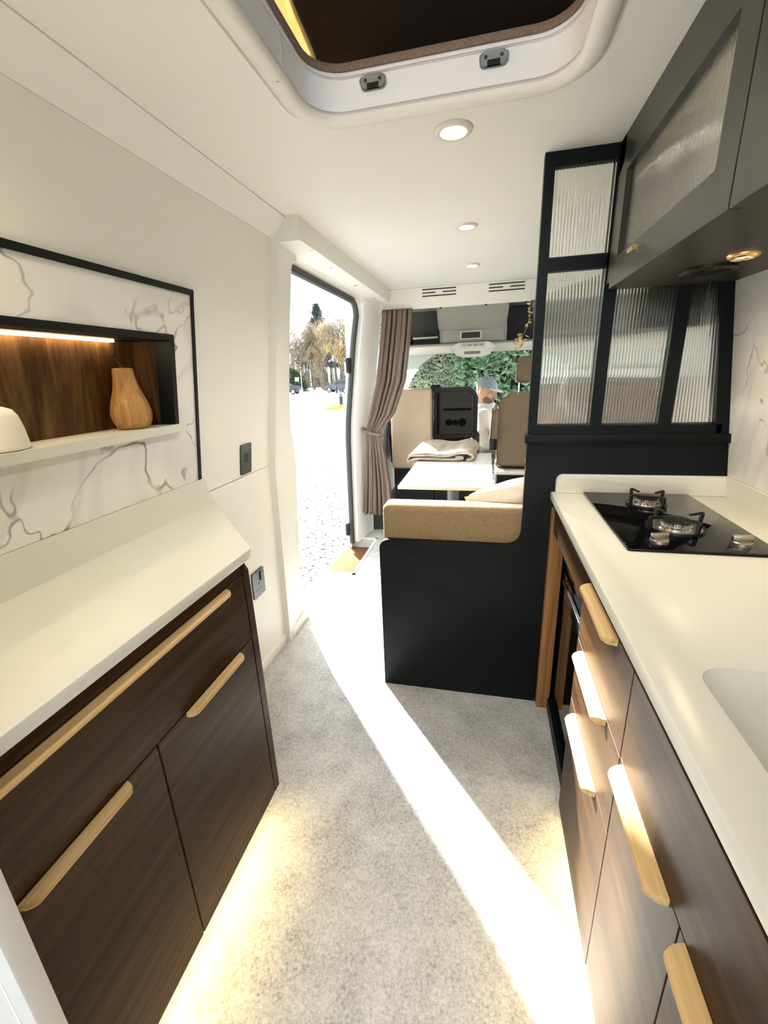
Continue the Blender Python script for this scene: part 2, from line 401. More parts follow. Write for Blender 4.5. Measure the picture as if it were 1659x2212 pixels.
# header box over the door
hb = MB().prism([(-.735, 1.867), (-.735, 1.953), (-.786, 1.953), (-.858, 1.884), (-.862, 1.867)], XZ, 1.835, YF).build('trim_3', CREAM, None, 0)
struct(hb, 'cream boxed header over the side door')
MB().loft([[(-.862, y, 1.868), (-.862, y, 1.93), (-.97, y, 1.95), (-.94, y, 1.875), (-.905, y, 1.852)] for y in (1.86, YF)]).build('header_liner', CREAM, hb)
for k, (x, y) in enumerate(((-.755, 2.0), (-.775, 2.32), (-.79, 2.8), (-.80, 3.3))):
    MB().lathe([(.011, 1.8655), (.011, 1.868)], (x, y, 0), 16).build('marker_light', BRUSHED, hb)
# door seal: dark rubber along the top and the far edge
path = [(lx(1.84)-.05, 2.08, 1.838)]
for k in range(10): path.append((lx(1.84)-.05, lerp(2.1, 3.13, k/9), 1.838))
for k in range(1, 6):
    a = .5*PI*k/5; path.append((lx(1.82)-.05, 3.13+.09*math.sin(a), 1.75+.088*math.cos(a)))
for k in range(1, 13):
    z = lerp(1.74, 0.0, k/12); path.append((lx(z)-.05, 3.222+.03*k/12, z))
ds = MB().tube(path, .021, 8).build('door_seal', RUBBER); tag(ds, 'dark rubber seal round the open side door', 'seal')
dl = thing('door_latch', (-1.03, 3.19, .98), 'black latch plate on the far edge of the side door', 'latch')
# body shell outside the opening: outer skin strip and sliding rail end, front door edge
vb = MB().loft([[(lx(z)-.095, 3.31, z), (lx(z)-.075, 3.30, z), (lx(z)-.075, 3.52, z), (lx(z)-.095, 3.52, z)] for z in (-.3, 0, .5, 1, 1.5, 1.86)]).build('trim_4', VAN)
struct(vb, 'white outer body edge beyond the door seal')
ps = thing('passenger_door', (-1.17, 3.6, -.3), 'white passenger door edge standing ajar beyond the side door', 'door')
MB().loft([[(lx(max(z, 0))-.125, 3.55, z), (lx(max(z, 0))-.10, 3.55, z), (lx(max(z, 0))-.10, 3.60, z), (lx(max(z, 0))-.125, 3.60, z)] for z in (-.2, .0, .4, .8, 1.2, 1.5)]).build('door_edge', VAN, ps)
MB().tube([(-1.135, 3.53, .02), (-1.13, 3.53, .26)], .02, 8).build('hinge_cover', PLAST, ps)
for zc in (1.42, .14):
    MB().rbox(lx(zc)-.085, lx(zc)-.05, 3.18, 3.215, zc-.055, zc+.055, .012).build('striker', PLAST, dl)

# ceiling with the roof-hatch opening
HX0, HX1, HY0, HY1 = -.43, .165, -.55, 1.24
cl = MB().prism([(-.86, YB), (.70, YB), (.70, YF), (-.86, YF)], XY, 1.952, 1.985, holes=[rrect(HX0-.022, HX1+.022, HY0-.022, HY1+.022, .107)]).build('ceiling', CEIL)
struct(cl, 'cream flat ceiling lining with roof hatch cut in it')
ro = MB().prism([(-1.08, YB), (.9, YB), (.9, 3.6), (-1.08, 3.6)], XY, 2.03, 2.04, holes=[[(HX0-.03, HY0-.03), (HX1+.03, HY0-.03), (HX1+.03, HY1+.03), (HX0-.03, HY1+.03)]]).build('trim_roof', VAN)
struct(ro, 'white outer roof skin of the van')
# bulkhead to the cab
bh = MB().prism([(-.99, 1.81), (-.99, 1.95), (.72, 1.95), (.72, 1.81)], XZ, YF, YF+.03).build('wall_front', CREAM)
struct(bh, 'cream bulkhead strip above the cab opening')
MB().prism([(-.99, 1.60), (-.86, 1.60), (-.82, 1.78), (-.79, 1.81), (-.79, 1.87), (-.99, 1.87)], XZ, YF-.002, YF+.03).build('corner_panel', CREAM, bh)
# cab side walls with side windows
for sgn, nm in ((-1, 'wall_cab_left'), (1, 'wall_cab_right')):
    xo = -1.06 if sgn < 0 else .98
    c = MB().prism([(3.56, -.1), (5.2, -.1), (5.2, .95), (4.5, 1.66), (4.2, 1.96), (3.56, 1.96)], YZ, xo, xo+sgn*.05, holes=[[(3.64, .95), (4.95, .95), (4.38, 1.70), (3.66, 1.72)]]).build(nm, CABLIGHT)
    struct(c, 'light grey cab side with a door window')

# ================================================================== roof hatch and pop-top
def ring_path(x0, x1, y0, y1, r, n=8):
    return rrect(x0, x1, y0, y1, r, n)
hs = thing('roof_hatch_surround', ((HX0+HX1)/2, (HY0+HY1)/2, 1.93), 'padded white leatherette surround of the roof hatch', 'hatch surround')
def ring_loft(prof, r0=.085):
    mb = MB(); rings = []
    for off, z in prof: rings.append([(p[0], p[1], z) for p in ring_path(HX0-off, HX1+off, HY0-off, HY1+off, max(.02, r0+off), 8)])
    mb.loft(rings, True, False); return mb
ring_loft([(.046, 1.956), (.046, 1.950), (.043, 1.944), (.034, 1.938), (.02, 1.935), (.008, 1.938), (.001, 1.945), (0, 1.956)]).build('padded_roll', LEATHER, hs, 60)
ring_loft([(.052, 1.953), (.052, 1.9485), (.0475, 1.9485), (.0455, 1.953)]).build('stitched_seam', plain('seam_grey', (.50, .48, .44), .7), hs, 60)  # even grey for the stitched seam line round the roll
ring_loft([(.0, 1.950), (-.002, 1.953), (.0, 1.957)]).build('piping', plain('grey_piping', (.55, .54, .51), .6), hs, 60)
ring_loft([(0, 1.95), (0, 2.032), (.03, 2.032)]).build('liner', LINER, hs, 60)
ring_loft([(-.001, 2.018), (-.004, 2.020), (-.001, 2.023)]).build('stitch_line', plain('stitch_grey', (.6, .6, .6), .8), hs, 60)
ring_loft([(.03, 2.031), (-.006, 2.031), (-.009, 2.038), (-.006, 2.046), (.03, 2.046)]).build('carpet_edge', CARPET, hs, 60)
MB().tube([(HX0+.001, 1.055, 2.03), (HX0+.001, 1.055, 1.952), (HX0-.012, 1.055, 1.9365), (HX0-.034, 1.052, 1.9395), (HX0-.044, 1.05, 1.947)], .0016, 6).build('seam', plain('seam_grey', (.5, .48, .44), .7), hs)
def latch(x, z, lab):
    t = thing('hatch_latch', (x, HY1-.02, z), lab, 'latch', 'roof hatch latches')
    MB().prism(rrect(x-.031, x+.031, z-.0128, z+.0128, .0125), XZ, HY1-.009, HY1+.001, bev=.003).build('body', GREYPL, t)
    MB().box(x-.014, x+.014, HY1-.0105, HY1-.008, z-.012, z-.002).build('slot', PLAST, t)
    for s in (-1, 1): MB().lathe([(.0035, HY1-.0105), (.0035, HY1-.008)], (x+s*.017, 0, z+.004), 10, 'y').build('screw', IRON, t)
latch(-.281, 2.0, 'grey plastic latch nearer the side door on the white hatch wall')
latch(-.007, 2.0, 'grey plastic latch nearer the kitchen on the white hatch wall')
lid = lambda y: 2.214+.29*(1.51-y)
pt = thing('pop_top_roof', (-.1, .7, 2.05), 'dark brown lined pop-up roof above the hatch', 'pop-up roof')
MB().prism([(2.05, lid(2.05)), (-1.0, lid(-1.0)), (-1.0, lid(-1.0)+.05), (2.05, lid(2.05)+.05)], YZ, -.53, .52).build('lid_lining', DARKL, pt)
cvm = MB(); n = 60; rows = []
for k in range(n+1):
    y = lerp(-.95, 2.0, k/n); d = .006*math.sin(k*1.7)+.010*math.sin(k*.63)
    rows.append([(-.505+d, y, 2.042), (-.507+d*.7, y, (2.042+lid(y))/2), (-.505+d*.3, y, lid(y)-.002)])
cvm.loft(rows, False, False)
cv = cvm.build('canvas_curtain', YELLOWC); tag(cv, 'amber pleated canvas side of the pop-up roof', 'curtain')
cv.modifiers.new('thickness', 'SOLIDIFY').thickness = .002
MB().prism([(-.95, 2.042), (2.0, 2.042), (2.0, lid(2.0)-.002), (-.95, lid(-.95)-.002)], YZ, .47, .473).build('far_canvas', plain('grey_canvas', (.55, .56, .58), .9), pt)

# ================================================================== left side: wall niche
np_ = thing('marble_niche_panel', (-.95, .8, 1.02), 'white marble wall panel with black edge and lit walnut niche', 'wall panel')
NY0, NY1, NZ0, NZ1 = .36, 1.186, 1.225, 1.468
for nm, (a, b, c, d) in (('marble_slab', (.30, 1.290, NZ1+.012, 1.602)), ('marble_slab', (.30, 1.290, 1.022, NZ0-.008)), ('marble_slab', (NY1+.012, 1.290, NZ0-.008, NZ1+.012)), ('marble_slab', (.30, NY0, NZ0-.008, NZ1+.012))):
    MB().prism([(a, c), (b, c), (b, d), (a, d)], LPf, -.02, .006).build(nm, MARBLE, np_, 0)
MB().prism([(.29, 1.602), (1.298, 1.602), (1.298, 1.613), (.29, 1.613)], LPf, -.01, .012, bev=.003).build('edge_trim', TRIM, np_)
MB().prism([(1.290, 1.020), (1.298, 1.020), (1.298, 1.602), (1.290, 1.602)], LPf, -.01, .012, bev=.002).build('edge_trim', TRIM, np_)
MB().prism([(NY0, NZ1), (NY1+.013, NZ1), (NY1+.013, NZ1+.013), (NY0, NZ1+.013)], LPf, -.045, .010, bev=.002).build('niche_trim', TRIM, np_)
MB().prism([(NY1, NZ0), (NY1+.013, NZ0), (NY1+.013, NZ1), (NY1, NZ1)], LPf, -.045, .010, bev=.002).build('niche_trim', TRIM, np_)
MB().prism([(NY0, NZ0), (NY1+.004, NZ0), (NY1+.004, NZ1+.004), (NY0, NZ1+.004)], LPf, -.135, -.122).build('walnut_back', WALNUTZ, np_, 0)
MB().prism([(NY1, NZ0), (NY1+.014, NZ0), (NY1+.014, NZ1+.004), (NY1, NZ1+.004)], LPf, -.122, -.045).build('walnut_side', WALNUTZ, np_, 0)
MB().prism([(NY0, NZ1), (NY1+.01, NZ1), (NY1+.01, NZ1+.012), (NY0, NZ1+.012)], LPf, -.13, -.045).build('niche_top', TRIM, np_, 0)
MB().prism([(NY0-.02, NZ0-.02), (NY1+.024, NZ0-.02), (NY1+.024, NZ0), (NY0-.02, NZ0)], LPf, -.125, .028, bev=.002).build('shelf', SOLID, np_)
MB().prism([(NY0+.02, NZ1-.005), (1.10, NZ1-.005), (1.10, NZ1), (NY0+.02, NZ1)], LPf, -.116, -.106).build('led_strip', LEDN, np_, 0)
# gourd ornament and white vase on the shelf
def x_shelf(off): return -.985+.1366*(NZ0-.945)+off
gx, gy, gz = x_shelf(-.052), 1.085, NZ0+.0005
gt = thing('pear_ornament', (gx, gy, gz), 'turned amber wood pear ornament with black stalk on the niche shelf', 'ornament')
prof = [(.0, .0), (.034, .0), (.043, .006), (.051, .022), (.054, .04), (.0525, .056), (.047, .076), (.039, .098), (.033, .118), (.029, .140), (.027, .156), (.0265, .163), (.0245, .167), (.0, .167)]
MB().lathe(prof, (gx, gy, gz), 36, caps=False).build('body', GOURDM, gt, 60)
MB().tube([(gx+.002, gy, gz+.164), (gx-.004, gy-.008, gz+.185), (gx-.008, gy-.017, gz+.205)], [.0045, .0038, .0042], 8).build('stalk', IRON, gt)
vx, vy = x_shelf(-.045), .70
vz_ = MB().lathe([(0, 0), (.048, 0), (.054, .004), (.0555, .012), (.0525, .045), (.0475, .070), (.040, .083), (.026, .089), (.014, .091), (.0115, .093), (.013, .099), (.0115, .101), (.008, .100), (.007, .09), (0, .088)], (vx, vy, NZ0+.0005), 40, caps=False).build('bud_vase', plain('matt_white_ceramic', (.78, .71, .60), .7), None, 60)
tag(vz_, 'small matt white ceramic bud vase on the niche shelf', 'vase')

# ---------------------------------------------------------- left cabinet and worktop
LFX = -.61
HPROF = [(0, 0), (.016, 0), (.020, -.002), (.0215, -.006), (.020, -.011), (.014, -.015), (0, -.017)]
def pull(name, sgn, xf, y0, y1, zt, parent, k_=1.0):
    rings = []; r = .018; N = 6
    stations = [(y0+r*(1-math.cos(.5*PI*k/N)), math.sin(.5*PI*k/N)) for k in range(N+1)]
    stations += [(y1-r*(1-math.cos(.5*PI*k/N)), math.sin(.5*PI*k/N)) for k in range(N, -1, -1)]
    for y, s in stations: rings.append([(xf+sgn*d*k_*max(s, .02), y, zt+h*k_*(.55+.45*s)) for d, h in HPROF])
    return MB().loft(rings).build(name, OAK, parent, 50)
lc = thing('left_cabinet', (LFX-.18, .6, .1), 'dark walnut cabinet with oak pulls below the marble niche', 'cabinet')
MB().prism([(LFX-.022, .265), (LFX-.022, .93), (-.97, 1.30), (-.97, .265)], XY, .115, .86).build('carcass', plain('dark_carcass', (.03, .018, .011), .6), lc)
MB().box(LFX-.02, LFX-.001, .265, .922, .862, .8965).build('top_rail', WALNUT, lc, 0)
MB().prism([(LFX, .926), (LFX, .953), (LFX-.012, .966), (-.968, 1.325), (-.968, 1.30), (LFX-.02, .93)], XY, .10, .862).build('end_panel', WALNUT, lc, 0)
MB().prism([(LFX, .926), (LFX, .940), (LFX-.016, .952), (-.968, 1.315), (-.968, 1.29), (LFX-.02, .93)], XY, .8625, .8965).build('end_panel_top', WALNUT, lc, 0)
d1 = MB().rbox(LFX-.019, LFX, .265, .9225, .6695, .8595, .0012, 1).build('drawer_front', WALNUT, lc); pull('pull_handle', 1, LFX, .27, .845, .8585, d1)
d2 = MB().rbox(LFX-.019, LFX, .265, .5515, .10, .6665, .0012, 1).build('door', WALNUT, lc); pull('pull_handle', 1, LFX, .276, .474, .6655, d2)
d3 = MB().rbox(LFX-.019, LFX, .5545, .9225, .10, .6665, .0012, 1).build('door', WALNUT, lc); pull('pull_handle', 1, LFX, .640, .858, .6655, d3)
MB().box(-.96, LFX-.05, .27, .90, 0, .115).build('plinth', plain('plinth_cream', (.55, .50, .42), .6), lc)
MB().box(LFX-.048, LFX-.036, .29, .90, .103, .112).build('led_strip', LEDM, lc)
lwt = thing('left_worktop', (-.78, .65, .897), 'cream solid worktop with angled end below the marble niche', 'worktop')
MB().prism([(-.594, .262), (-.594, .947), (-.600, .962), (-.985, 1.375), (-.985, .262)], XY, .897, .924, bev=.004).build('top', SOLID, lwt)
MB().prism([(.262, .924), (1.335, .924), (1.318, 1.012), (1.305, 1.021), (.262, 1.021)], lambda u, v, w: (-.987+.10*(v-.924)+w, u, v), .0, .018, bev=.003).build('upstand', SOLID, lwt)
# white door panel in the near left corner
wd = thing('washroom_door', (-.78, .25, 0), 'white washroom door edge in the near left corner', 'door')
MB().rbox(-.97, -.561, .225, .255, .0, 1.93, .003).build('leaf', plain('white_door_paint', (.66, .65, .62), .4), wd)
MB().box(-.594, -.590, .2238, .2252, .0, 1.93).build('bead', plain('bright_white_bead', (.86, .87, .87), .3), wd)
# wall plates
def plate(name, y0, y1, z0, z1, fn, label):
    t = thing(name, fn(0, (y0+y1)/2, z0), label, 'socket')
    MB().prism(rrect(y0, y1, z0, z1, .006, 3), lambda u, v, w: fn(w, u, v), 0, .006, bev=.0015).build('plate', SOCK, t)
    return t
fnU = lambda w, y, z: LP(y, z, w)
u1 = plate('usb_socket', 1.575, 1.655, .972, 1.095, fnU, 'black twin charging socket on the wall above the panel seam')
for k in (0, 1):
    y = 1.606+k*.022; MB().prism([(y-.008, 1.02), (y+.008, 1.02), (y+.008, 1.058), (y-.008, 1.058)], lambda u, v, w: LP(u, v, w), .004, .0075).build('port', IRON, u1)
fnD = lambda w, y, z: (lx(z)+w, y, z)
u2 = plate('mains_socket', 1.57, 1.672, .39, .515, fnD, 'black mains socket low on the wall beside the walnut cabinet')
MB().prism([(1.636, .46), (1.654, .46), (1.654, .50), (1.636, .50)], lambda u, v, w: (lx(v)+w, u, v), .005, .011, bev=.001).build('switch', IRON, u2)
for y, z, a, b in ((1.622, .45, .005, .012), (1.606, .425, .012, .005), (1.636, .425, .012, .005)):
    MB().prism([(y-a/2, z-b/2), (y+a/2, z-b/2), (y+a/2, z+b/2), (y-a/2, z+b/2)], lambda u, v, w: (lx(v)+w, u, v), .004, .0072).build('socket_hole', IRON, u2)

# ================================================================== black partition with reeded glass
PY = 1.60
pa = thing('glazed_partition', (.3, PY, 0), 'black partition with reeded glass panes between kitchen and bench', 'partition')
def arc(cx, cz, r, a0, a1, n=8): return [(cx+r*math.cos(lerp(a0, a1, k/n)), cz+r*math.sin(lerp(a0, a1, k/n))) for k in range(n+1)]
prof = [(-.406, 0), (.80, 0), (.80, .9), (rx(1.10), 1.10), (.148, 1.10)] + arc(.100, .755, .048, 0, -.5*PI) + arc(-.366, .667, .040, .5*PI, PI)
MB().prism(prof, XZ, PY, PY+.024, bev=.0015).build('base_panel', BLACK, pa)
MB().rbox(.138, rx(1.11)+.006, PY-.016, PY+.035, 1.10, 1.130, .003).build('ledge', BLACK, pa)
F0, F1 = PY, PY+.03
MB().box(.148, .178, F0, F1, 1.13, 1.952).build('stile', BLACK, pa)
MB().box(.347, .384, F0, F1, 1.158, 1.575).build('stile', BLACK, pa)
MB().box(.555, .593, F0, F1, 1.158, 1.60).build('stile', BLACK, pa)
MB().prism([(.727, 1.13), (rx(1.13), 1.13), (rx(1.95), 1.952), (rx(1.95)-.045, 1.952)], XZ, F0, F1).build('stile', BLACK, pa)
MB().box(.178, .74, F0, F1, 1.13, 1.158).build('rail', BLACK, pa)
MB().box(.178, .66, F0, F1, 1.637, 1.674).build('rail', BLACK, pa)
MB().box(.178, .62, F0, F1, 1.914, 1.952).build('rail', BLACK, pa)
MB().box(.347, .36, F0, F1, 1.575, 1.92).build('stile', BLACK, pa)
def flute(u0, u1, v0, v1, y, pitch, amp, top=None):
    """reeded pane: half-round ribs toward the kitchen, flat back; u across, v up"""
    nb = max(2, round((u1-u0)/pitch)); S = 6; mb = MB(); fr = []; 
    for k in range(nb*S+1):
        t = k/(nb*S); u = lerp(u0, u1, t); ph = (k % S)/S
        fr.append((u, math.sin(PI*ph)*amp if k % S else 0))
    return fr
def reed_xz(name, u0, u1, v0, v1, y, pitch, amp, parent, mat, slant=None):
    fr = flute(u0, u1, v0, v1, y, pitch, amp)
    lo = [(u, y-.002-a, v0) for u, a in fr] + [(fr[-1][0], y+.002, v0), (fr[0][0], y+.002, v0)]
    sl = (lambda u: u) if slant is None else (lambda u: u0+(u-u0)*slant)
    hi = [(sl(p[0]), p[1], v1) for p in lo]
    return MB().loft([lo, hi]).build(name, mat, parent, 50)
gy_ = PY+.014
reed_xz('glass_pane', .176, .349, 1.672, 1.916, gy_, .0094, .0042, pa, REED)
reed_xz('glass_pane', .176, .349, 1.156, 1.639, gy_, .0094, .0042, pa, REED)
reed_xz('glass_pane', .382, .557, 1.156, 1.60, gy_, .0094, .0042, pa, REED)
reed_xz('glass_pane', .591, .735, 1.156, 1.60, gy_, .0094, .0042, pa, REED, .60)
for u0, u1, v0, v1 in ((.178, .347, 1.674, 1.914), (.178, .347, 1.158, 1.637), (.384, .555, 1.158, 1.575), (.593, .727, 1.158, 1.575)):
    MB().box(u0-.001, u1+.001, PY+.019, PY+.023, v0-.001, v0+.006).build('glazing_bead', TRIM, pa)

# ================================================================== overhead cabinet
OX, OZ = .345, 1.572
oc = thing('overhead_cabinet', (.5, .5, OZ), 'dark olive overhead cabinet with reeded glass door above the hob', 'cabinet')
MB().box(.366, .70, YB*.5, PY-.001, OZ, OZ+.016).build('underside', OLIVE, oc)
MB().box(.352, .37, YB*.5, PY-.001, 1.872, 1.951).build('fascia', OLIVE, oc)
MB().box(.352, .70, 1.545, PY-.001, OZ+.016, 1.951).build('end_panel', OLIVE, oc)
MB().box(.37, .66, .85, .862, OZ+.016, 1.95).build('divider', OLIVE, oc)
inn = plain('pale_cabinet_lining', (.82, .80, .76), .6)
MB().box(.655, .70, .862, 1.545, OZ+.016, 1.95).box(.372, .655, .862, 1.545, 1.93, 1.95).box(.372, .655, .863, 1.544, OZ+.016, OZ+.019).build('lining', inn, oc)
od = MB().prism([(.853, 1.566), (1.532, 1.566), (1.532, 1.870), (.853, 1.870)], YZ, OX, OX+.022, holes=[rrect(.920, 1.478, 1.640, 1.842, .008, 3)]).build('glass_door', OLIVE, oc, 0)
fr = flute(.915, 1.483, 0, 0, 0, .0080, .0030)
lo = [(OX+.018-a, u, 1.634) for u, a in fr] + [(OX+.0205, fr[-1][0], 1.634), (OX+.0205, fr[0][0], 1.634)]
MB().loft([lo, [(p[0], p[1], 1.848) for p in lo]]).build('glass_pane', REED_CAB, od, 50)
kb = MB().tube([(OX-.018, 1.247, 1.612), (OX-.018, 1.290, 1.612)], .0058, 12).tube([(OX, 1.268, 1.612), (OX-.018, 1.268, 1.612)], .0035, 8).build('bar_knob', BRASS, od)
MB().rbox(OX, OX+.022, .20, .8495, 1.566, 1.870, .001, 1).build('plain_door', OLIVE, oc)
MB().rbox(OX, OX+.022, -.45, .1965, 1.566, 1.870, .001, 1).build('plain_door', OLIVE, oc)
ex = thing('extractor_fan', (.53, 1.36, OZ-.012), 'round black extractor grille under the overhead cabinet', 'extractor')
MB().lathe([(.040, OZ), (.062, OZ), (.062, OZ-.007), (.056, OZ-.011), (.040, OZ-.011)], (.53, 1.36, 0), 32).build('rim', IRON, ex)
for k in range(7):
    xx = .53-.036+.012*k; h = math.sqrt(max(.0001, .045**2-(xx-.53)**2)); MB().box(xx-.0025, xx+.0025, 1.36-h, 1.36+h, OZ-.013, OZ-.011).build('slat', PLAST, ex)
def spot_lamp(name, x, y, z, r, label, group, ringmat, power, size=.05, col=(1, .945, .83)):
    t = thing(name, (x, y, z-.008), label, 'light', group)
    MB().lathe([(r*.62, z-.001), (r*.62, z-.006), (r*.72, z-.009), (r*.92, z-.006), (r, z-.0015), (r, z+.002)], (x, y, 0), 32, caps=False).build('bezel', ringmat, t, 60)
    MB().lathe([(0, z-.004), (r*.35, z-.0048), (r*.62, z-.0035)], (x, y, 0), 24, caps=False).build('lens', LAMPM, t, 60)
    l = bpy.data.lights.new('lamp_light', 'SPOT'); l.energy = power; l.color = col; l.shadow_soft_size = size*.5; l.spot_size = math.radians(150); l.spot_blend = .9
    lo_ = bpy.data.objects.new('lamp_light', l); COL.objects.link(lo_); lo_.location = (0, 0, -.012); lo_.parent = t
    return t
spot_lamp('under_cabinet_lamp', .543, 1.228, OZ, .032, 'brass rimmed lamp lit under the overhead cabinet beside the extractor', None, BRASS, 5, .03, (1, .75, .45))

# ceiling spots
SPOTP = 16; BEZEL = plain('satin_white_bezel', (.66, .64, .59), .35)
for y, lab in ((1.39, 'ceiling spotlight nearest the roof hatch'), (2.2, 'middle ceiling spotlight above the bench'), (2.95, 'ceiling spotlight nearest the cab bulkhead')):
    spot_lamp('ceiling_spotlight', -.105, y, 1.952, .052 if y < 2 else .05, lab, 'ceiling spotlights', BEZEL, SPOTP)
spot_lamp('ceiling_spotlight', -.63, .36, 1.952, .05, 'ceiling spotlight above the left worktop', 'ceiling spotlights', BEZEL, 11, .05, (1, .86, .62))

# ================================================================== kitchen units on the right
RF = .255
kc = thing('kitchen_drawer_unit', (.5, .6, .1), 'walnut kitchen base unit with oak pulls below the sink', 'cabinet')
MB().box(RF+.022, .78, -.55, 1.053, .095, .76).box(RF+.022, .78, .66, 1.053, .76, .894).build('carcass', plain('dark_carcass', (.03, .018, .011), .6), kc)
MB().box(RF+.001, RF+.02, -.55, 1.598, .8705, .895).build('top_rail', WALNUT, kc, 0)
def front(name, y0, y1, z0, z1): return MB().rbox(RF, RF+.019, y0+.0012, y1-.0012, z0+.0012, z1-.0012, .001, 1).build(name, WALNUT, kc)
for z0, z1 in ((.682, .868), (.492, .682), (.095, .492)):
    d = front('drawer_front', .673, 1.055, z0, z1); pull('pull_handle', -1, RF, .765, .992, z1-.0015, d, 1.3)
front('fascia_panel', -.55, .673, .688, .868)
for y0, y1, h0, h1 in ((.418, .673, .447, .655), (.16, .418, .19, .402), (-.55, .16, -.3, .1)):
    d = front('door', y0, y1, .095, .688); pull('pull_handle', -1, RF, h0, h1, .6865, d, 1.3)
MB().box(RF+.075, .78, -.55, 1.05, 0, .095).build('plinth', plain('plinth_cream', (.55, .50, .42), .6), kc)
MB().box(RF+.05, RF+.062, -.4, 1.04, .083, .093).build('led_strip', LEDM, kc)
ou = thing('oven_housing', (.5, 1.32, 0), 'walnut framed oven housing below the hob', 'cabinet')
MB().rbox(RF, RF+.019, 1.057, 1.562, .782, .868, .001, 1).build('fascia_panel', WALNUT, ou)
MB().box(.42, .78, 1.057, 1.598, .05, .80).build('back_panel', IRON, ou)
MB().box(.290, .42, 1.06, 1.562, .0, .055).build('plinth', BLACK, ou)
MB().rbox(.248, .297, 1.566, 1.5995, .0, .868, .001, 1).build('oak_post', POSTW, ou)
MB().box(.275, .40, 1.055, 1.058, .06, .78).build('side_panel', WALNUT, ou)
ov = thing('oven', (.34, 1.31, .058), 'black glass built-in oven recessed below the hob', 'oven')
MB().rbox(.310, .44, 1.062, 1.560, .058, .70, .004).build('body', BLACKGL, ov)
MB().rbox(.300, .312, 1.064, 1.558, .07, .645, .003).build('door', BLACKGL, ov)
MB().box(.2995, .301, 1.14, 1.48, .15, .56).build('window', plain('oven_window', (.002, .002, .003), .03), ov)
MB().rbox(.280, .290, 1.17, 1.45, .640, .652, .004).rbox(.285, .302, 1.18, 1.195, .640, .652, .003).rbox(.285, .302, 1.425, 1.44, .640, .652, .003).build('handle', plain('dark_steel', (.18, .19, .2), .25, 1), ov)
MB().box(.306, .311, 1.062, 1.560, .648, .700).build('control_panel', BLACKGL, ov)
for y in (1.16, 1.30, 1.44): MB().lathe([(.014, .308), (.013, .288), (.0, .288)], (0, y, .725), 16, 'x').build('knob', CHROME, ov)
MB().box(.33, .44, 1.062, 1.560, .70, .76).build('fan_panel', PLAST, ov)
# worktop with sink cut-out
WZ = .925
kw = thing('kitchen_worktop', (.5, .6, WZ-.03), 'cream solid kitchen worktop with upstand and sink cut-out', 'worktop')
sink = rrect(.312, .68, .06, .622, .04, 6)
MB().prism([(.240, -.55), (.795, -.55), (.795, 1.598), (.240, 1.598)], XY, WZ-.028, WZ, holes=[sink], bev=.0035).build('top', SOLID, kw)
MB().prism(rrect(.254, .792, WZ, .990, [0, 0, 0, .022], 6), XZ, 1.578, 1.599, bev=.002).build('upstand', SOLID, kw)
MB().prism([(-.55, WZ), (1.578, WZ), (1.578, .990), (-.55, .990)], lambda u, v, w: (rx(v)-w, u, v), .0, .018).build('upstand', SOLID, kw)
bs = MB()
rings = [[(p[0], p[1], z) for p in rrect(.312+o, .68-o, .06+o, .622-o, .04+o*.4, 6)] for o, z in ((0, WZ-.003), (.003, WZ-.02), (.006, .80), (.014, .785), (.03, .778), (.12, .776))]
bs.loft(rings, True, False); n = len(rings[0]); bs.f.append(tuple(5*n+i for i in range(n)))
bs.build('basin', BASIN, kw, 50)
rsp = thing('marble_splashback', (.74, .5, .99), 'white veined marble splashback behind the hob', 'wall panel')
MB().prism([(-.55, .991), (1.598, .991), (1.598, OZ), (-.55, OZ)], lambda u, v, w: (rx(v)-w, u, v), .0, .006).build('slab', MARBLE, rsp, 0)
# hob
hb_ = thing('gas_hob', (.505, 1.32, WZ), 'two burner black glass gas hob set in the worktop', 'hob')
MB().prism(rrect(.344, .668, 1.058, 1.576, .006, 3), XY, WZ+.0003, WZ+.007, bev=.0015).build('glass_plate', HOBGLASS, hb_)
def burner(x, y, s, a0):
    b = MB().lathe([(.066*s, WZ+.007), (.066*s, WZ+.010), (.060*s, WZ+.0125), (.042*s, WZ+.010)], (x, y, 0), 40).build('drip_ring', BRUSHED, hb_)
    MB().lathe([(.040*s, WZ+.008), (.040*s, WZ+.014), (.034*s, WZ+.016), (.034*s, WZ+.026)], (x, y, 0), 32).build('burner_body', CHROME, b)
    mb = MB()
    for k in range(20):
        a = 2*PI*k/20; mb.box(x+.034*s*math.cos(a)-.0012, x+.034*s*math.cos(a)+.0012, y+.034*s*math.sin(a)-.0012, y+.034*s*math.sin(a)+.0012, WZ+.017, WZ+.026)
    mb.build('flame_port_ring', BRUSHED, b)
    MB().lathe([(.0, WZ+.035), (.028*s, WZ+.034), (.037*s, WZ+.031), (.0375*s, WZ+.027), (.033*s, WZ+.0255)], (x, y, 0), 32).build('burner_cap', IRON, b, 60)
    MB().lathe([(.069*s, WZ+.007), (.069*s, WZ+.013), (.064*s, WZ+.013)], (x, y, 0), 40, caps=False).build('support_ring', IRON, b)
    for k in range(4):
        a = a0 + .5*PI*k; c, sn = math.cos(a), math.sin(a)
        P = lambda r, z: (x+r*c, y+r*sn, z)
        pts = [(.070*s, WZ+.008), (.076*s, WZ+.012), (.080*s, WZ+.041), (.075*s, WZ+.046), (.038*s, WZ+.042), (.038*s, WZ+.038), (.070*s, WZ+.039), (.066*s, WZ+.012)]
        r0 = [Vector(P(*p))+.0028*Vector((-sn, c, 0)) for p in pts]; r1 = [Vector(P(*p))-.0028*Vector((-sn, c, 0)) for p in pts]
        MB().loft([r0, r1]).build('pan_support_arm', IRON, b, 30)
burner(.500, 1.44, .82, .5); burner(.502, 1.222, 1.0, .35)
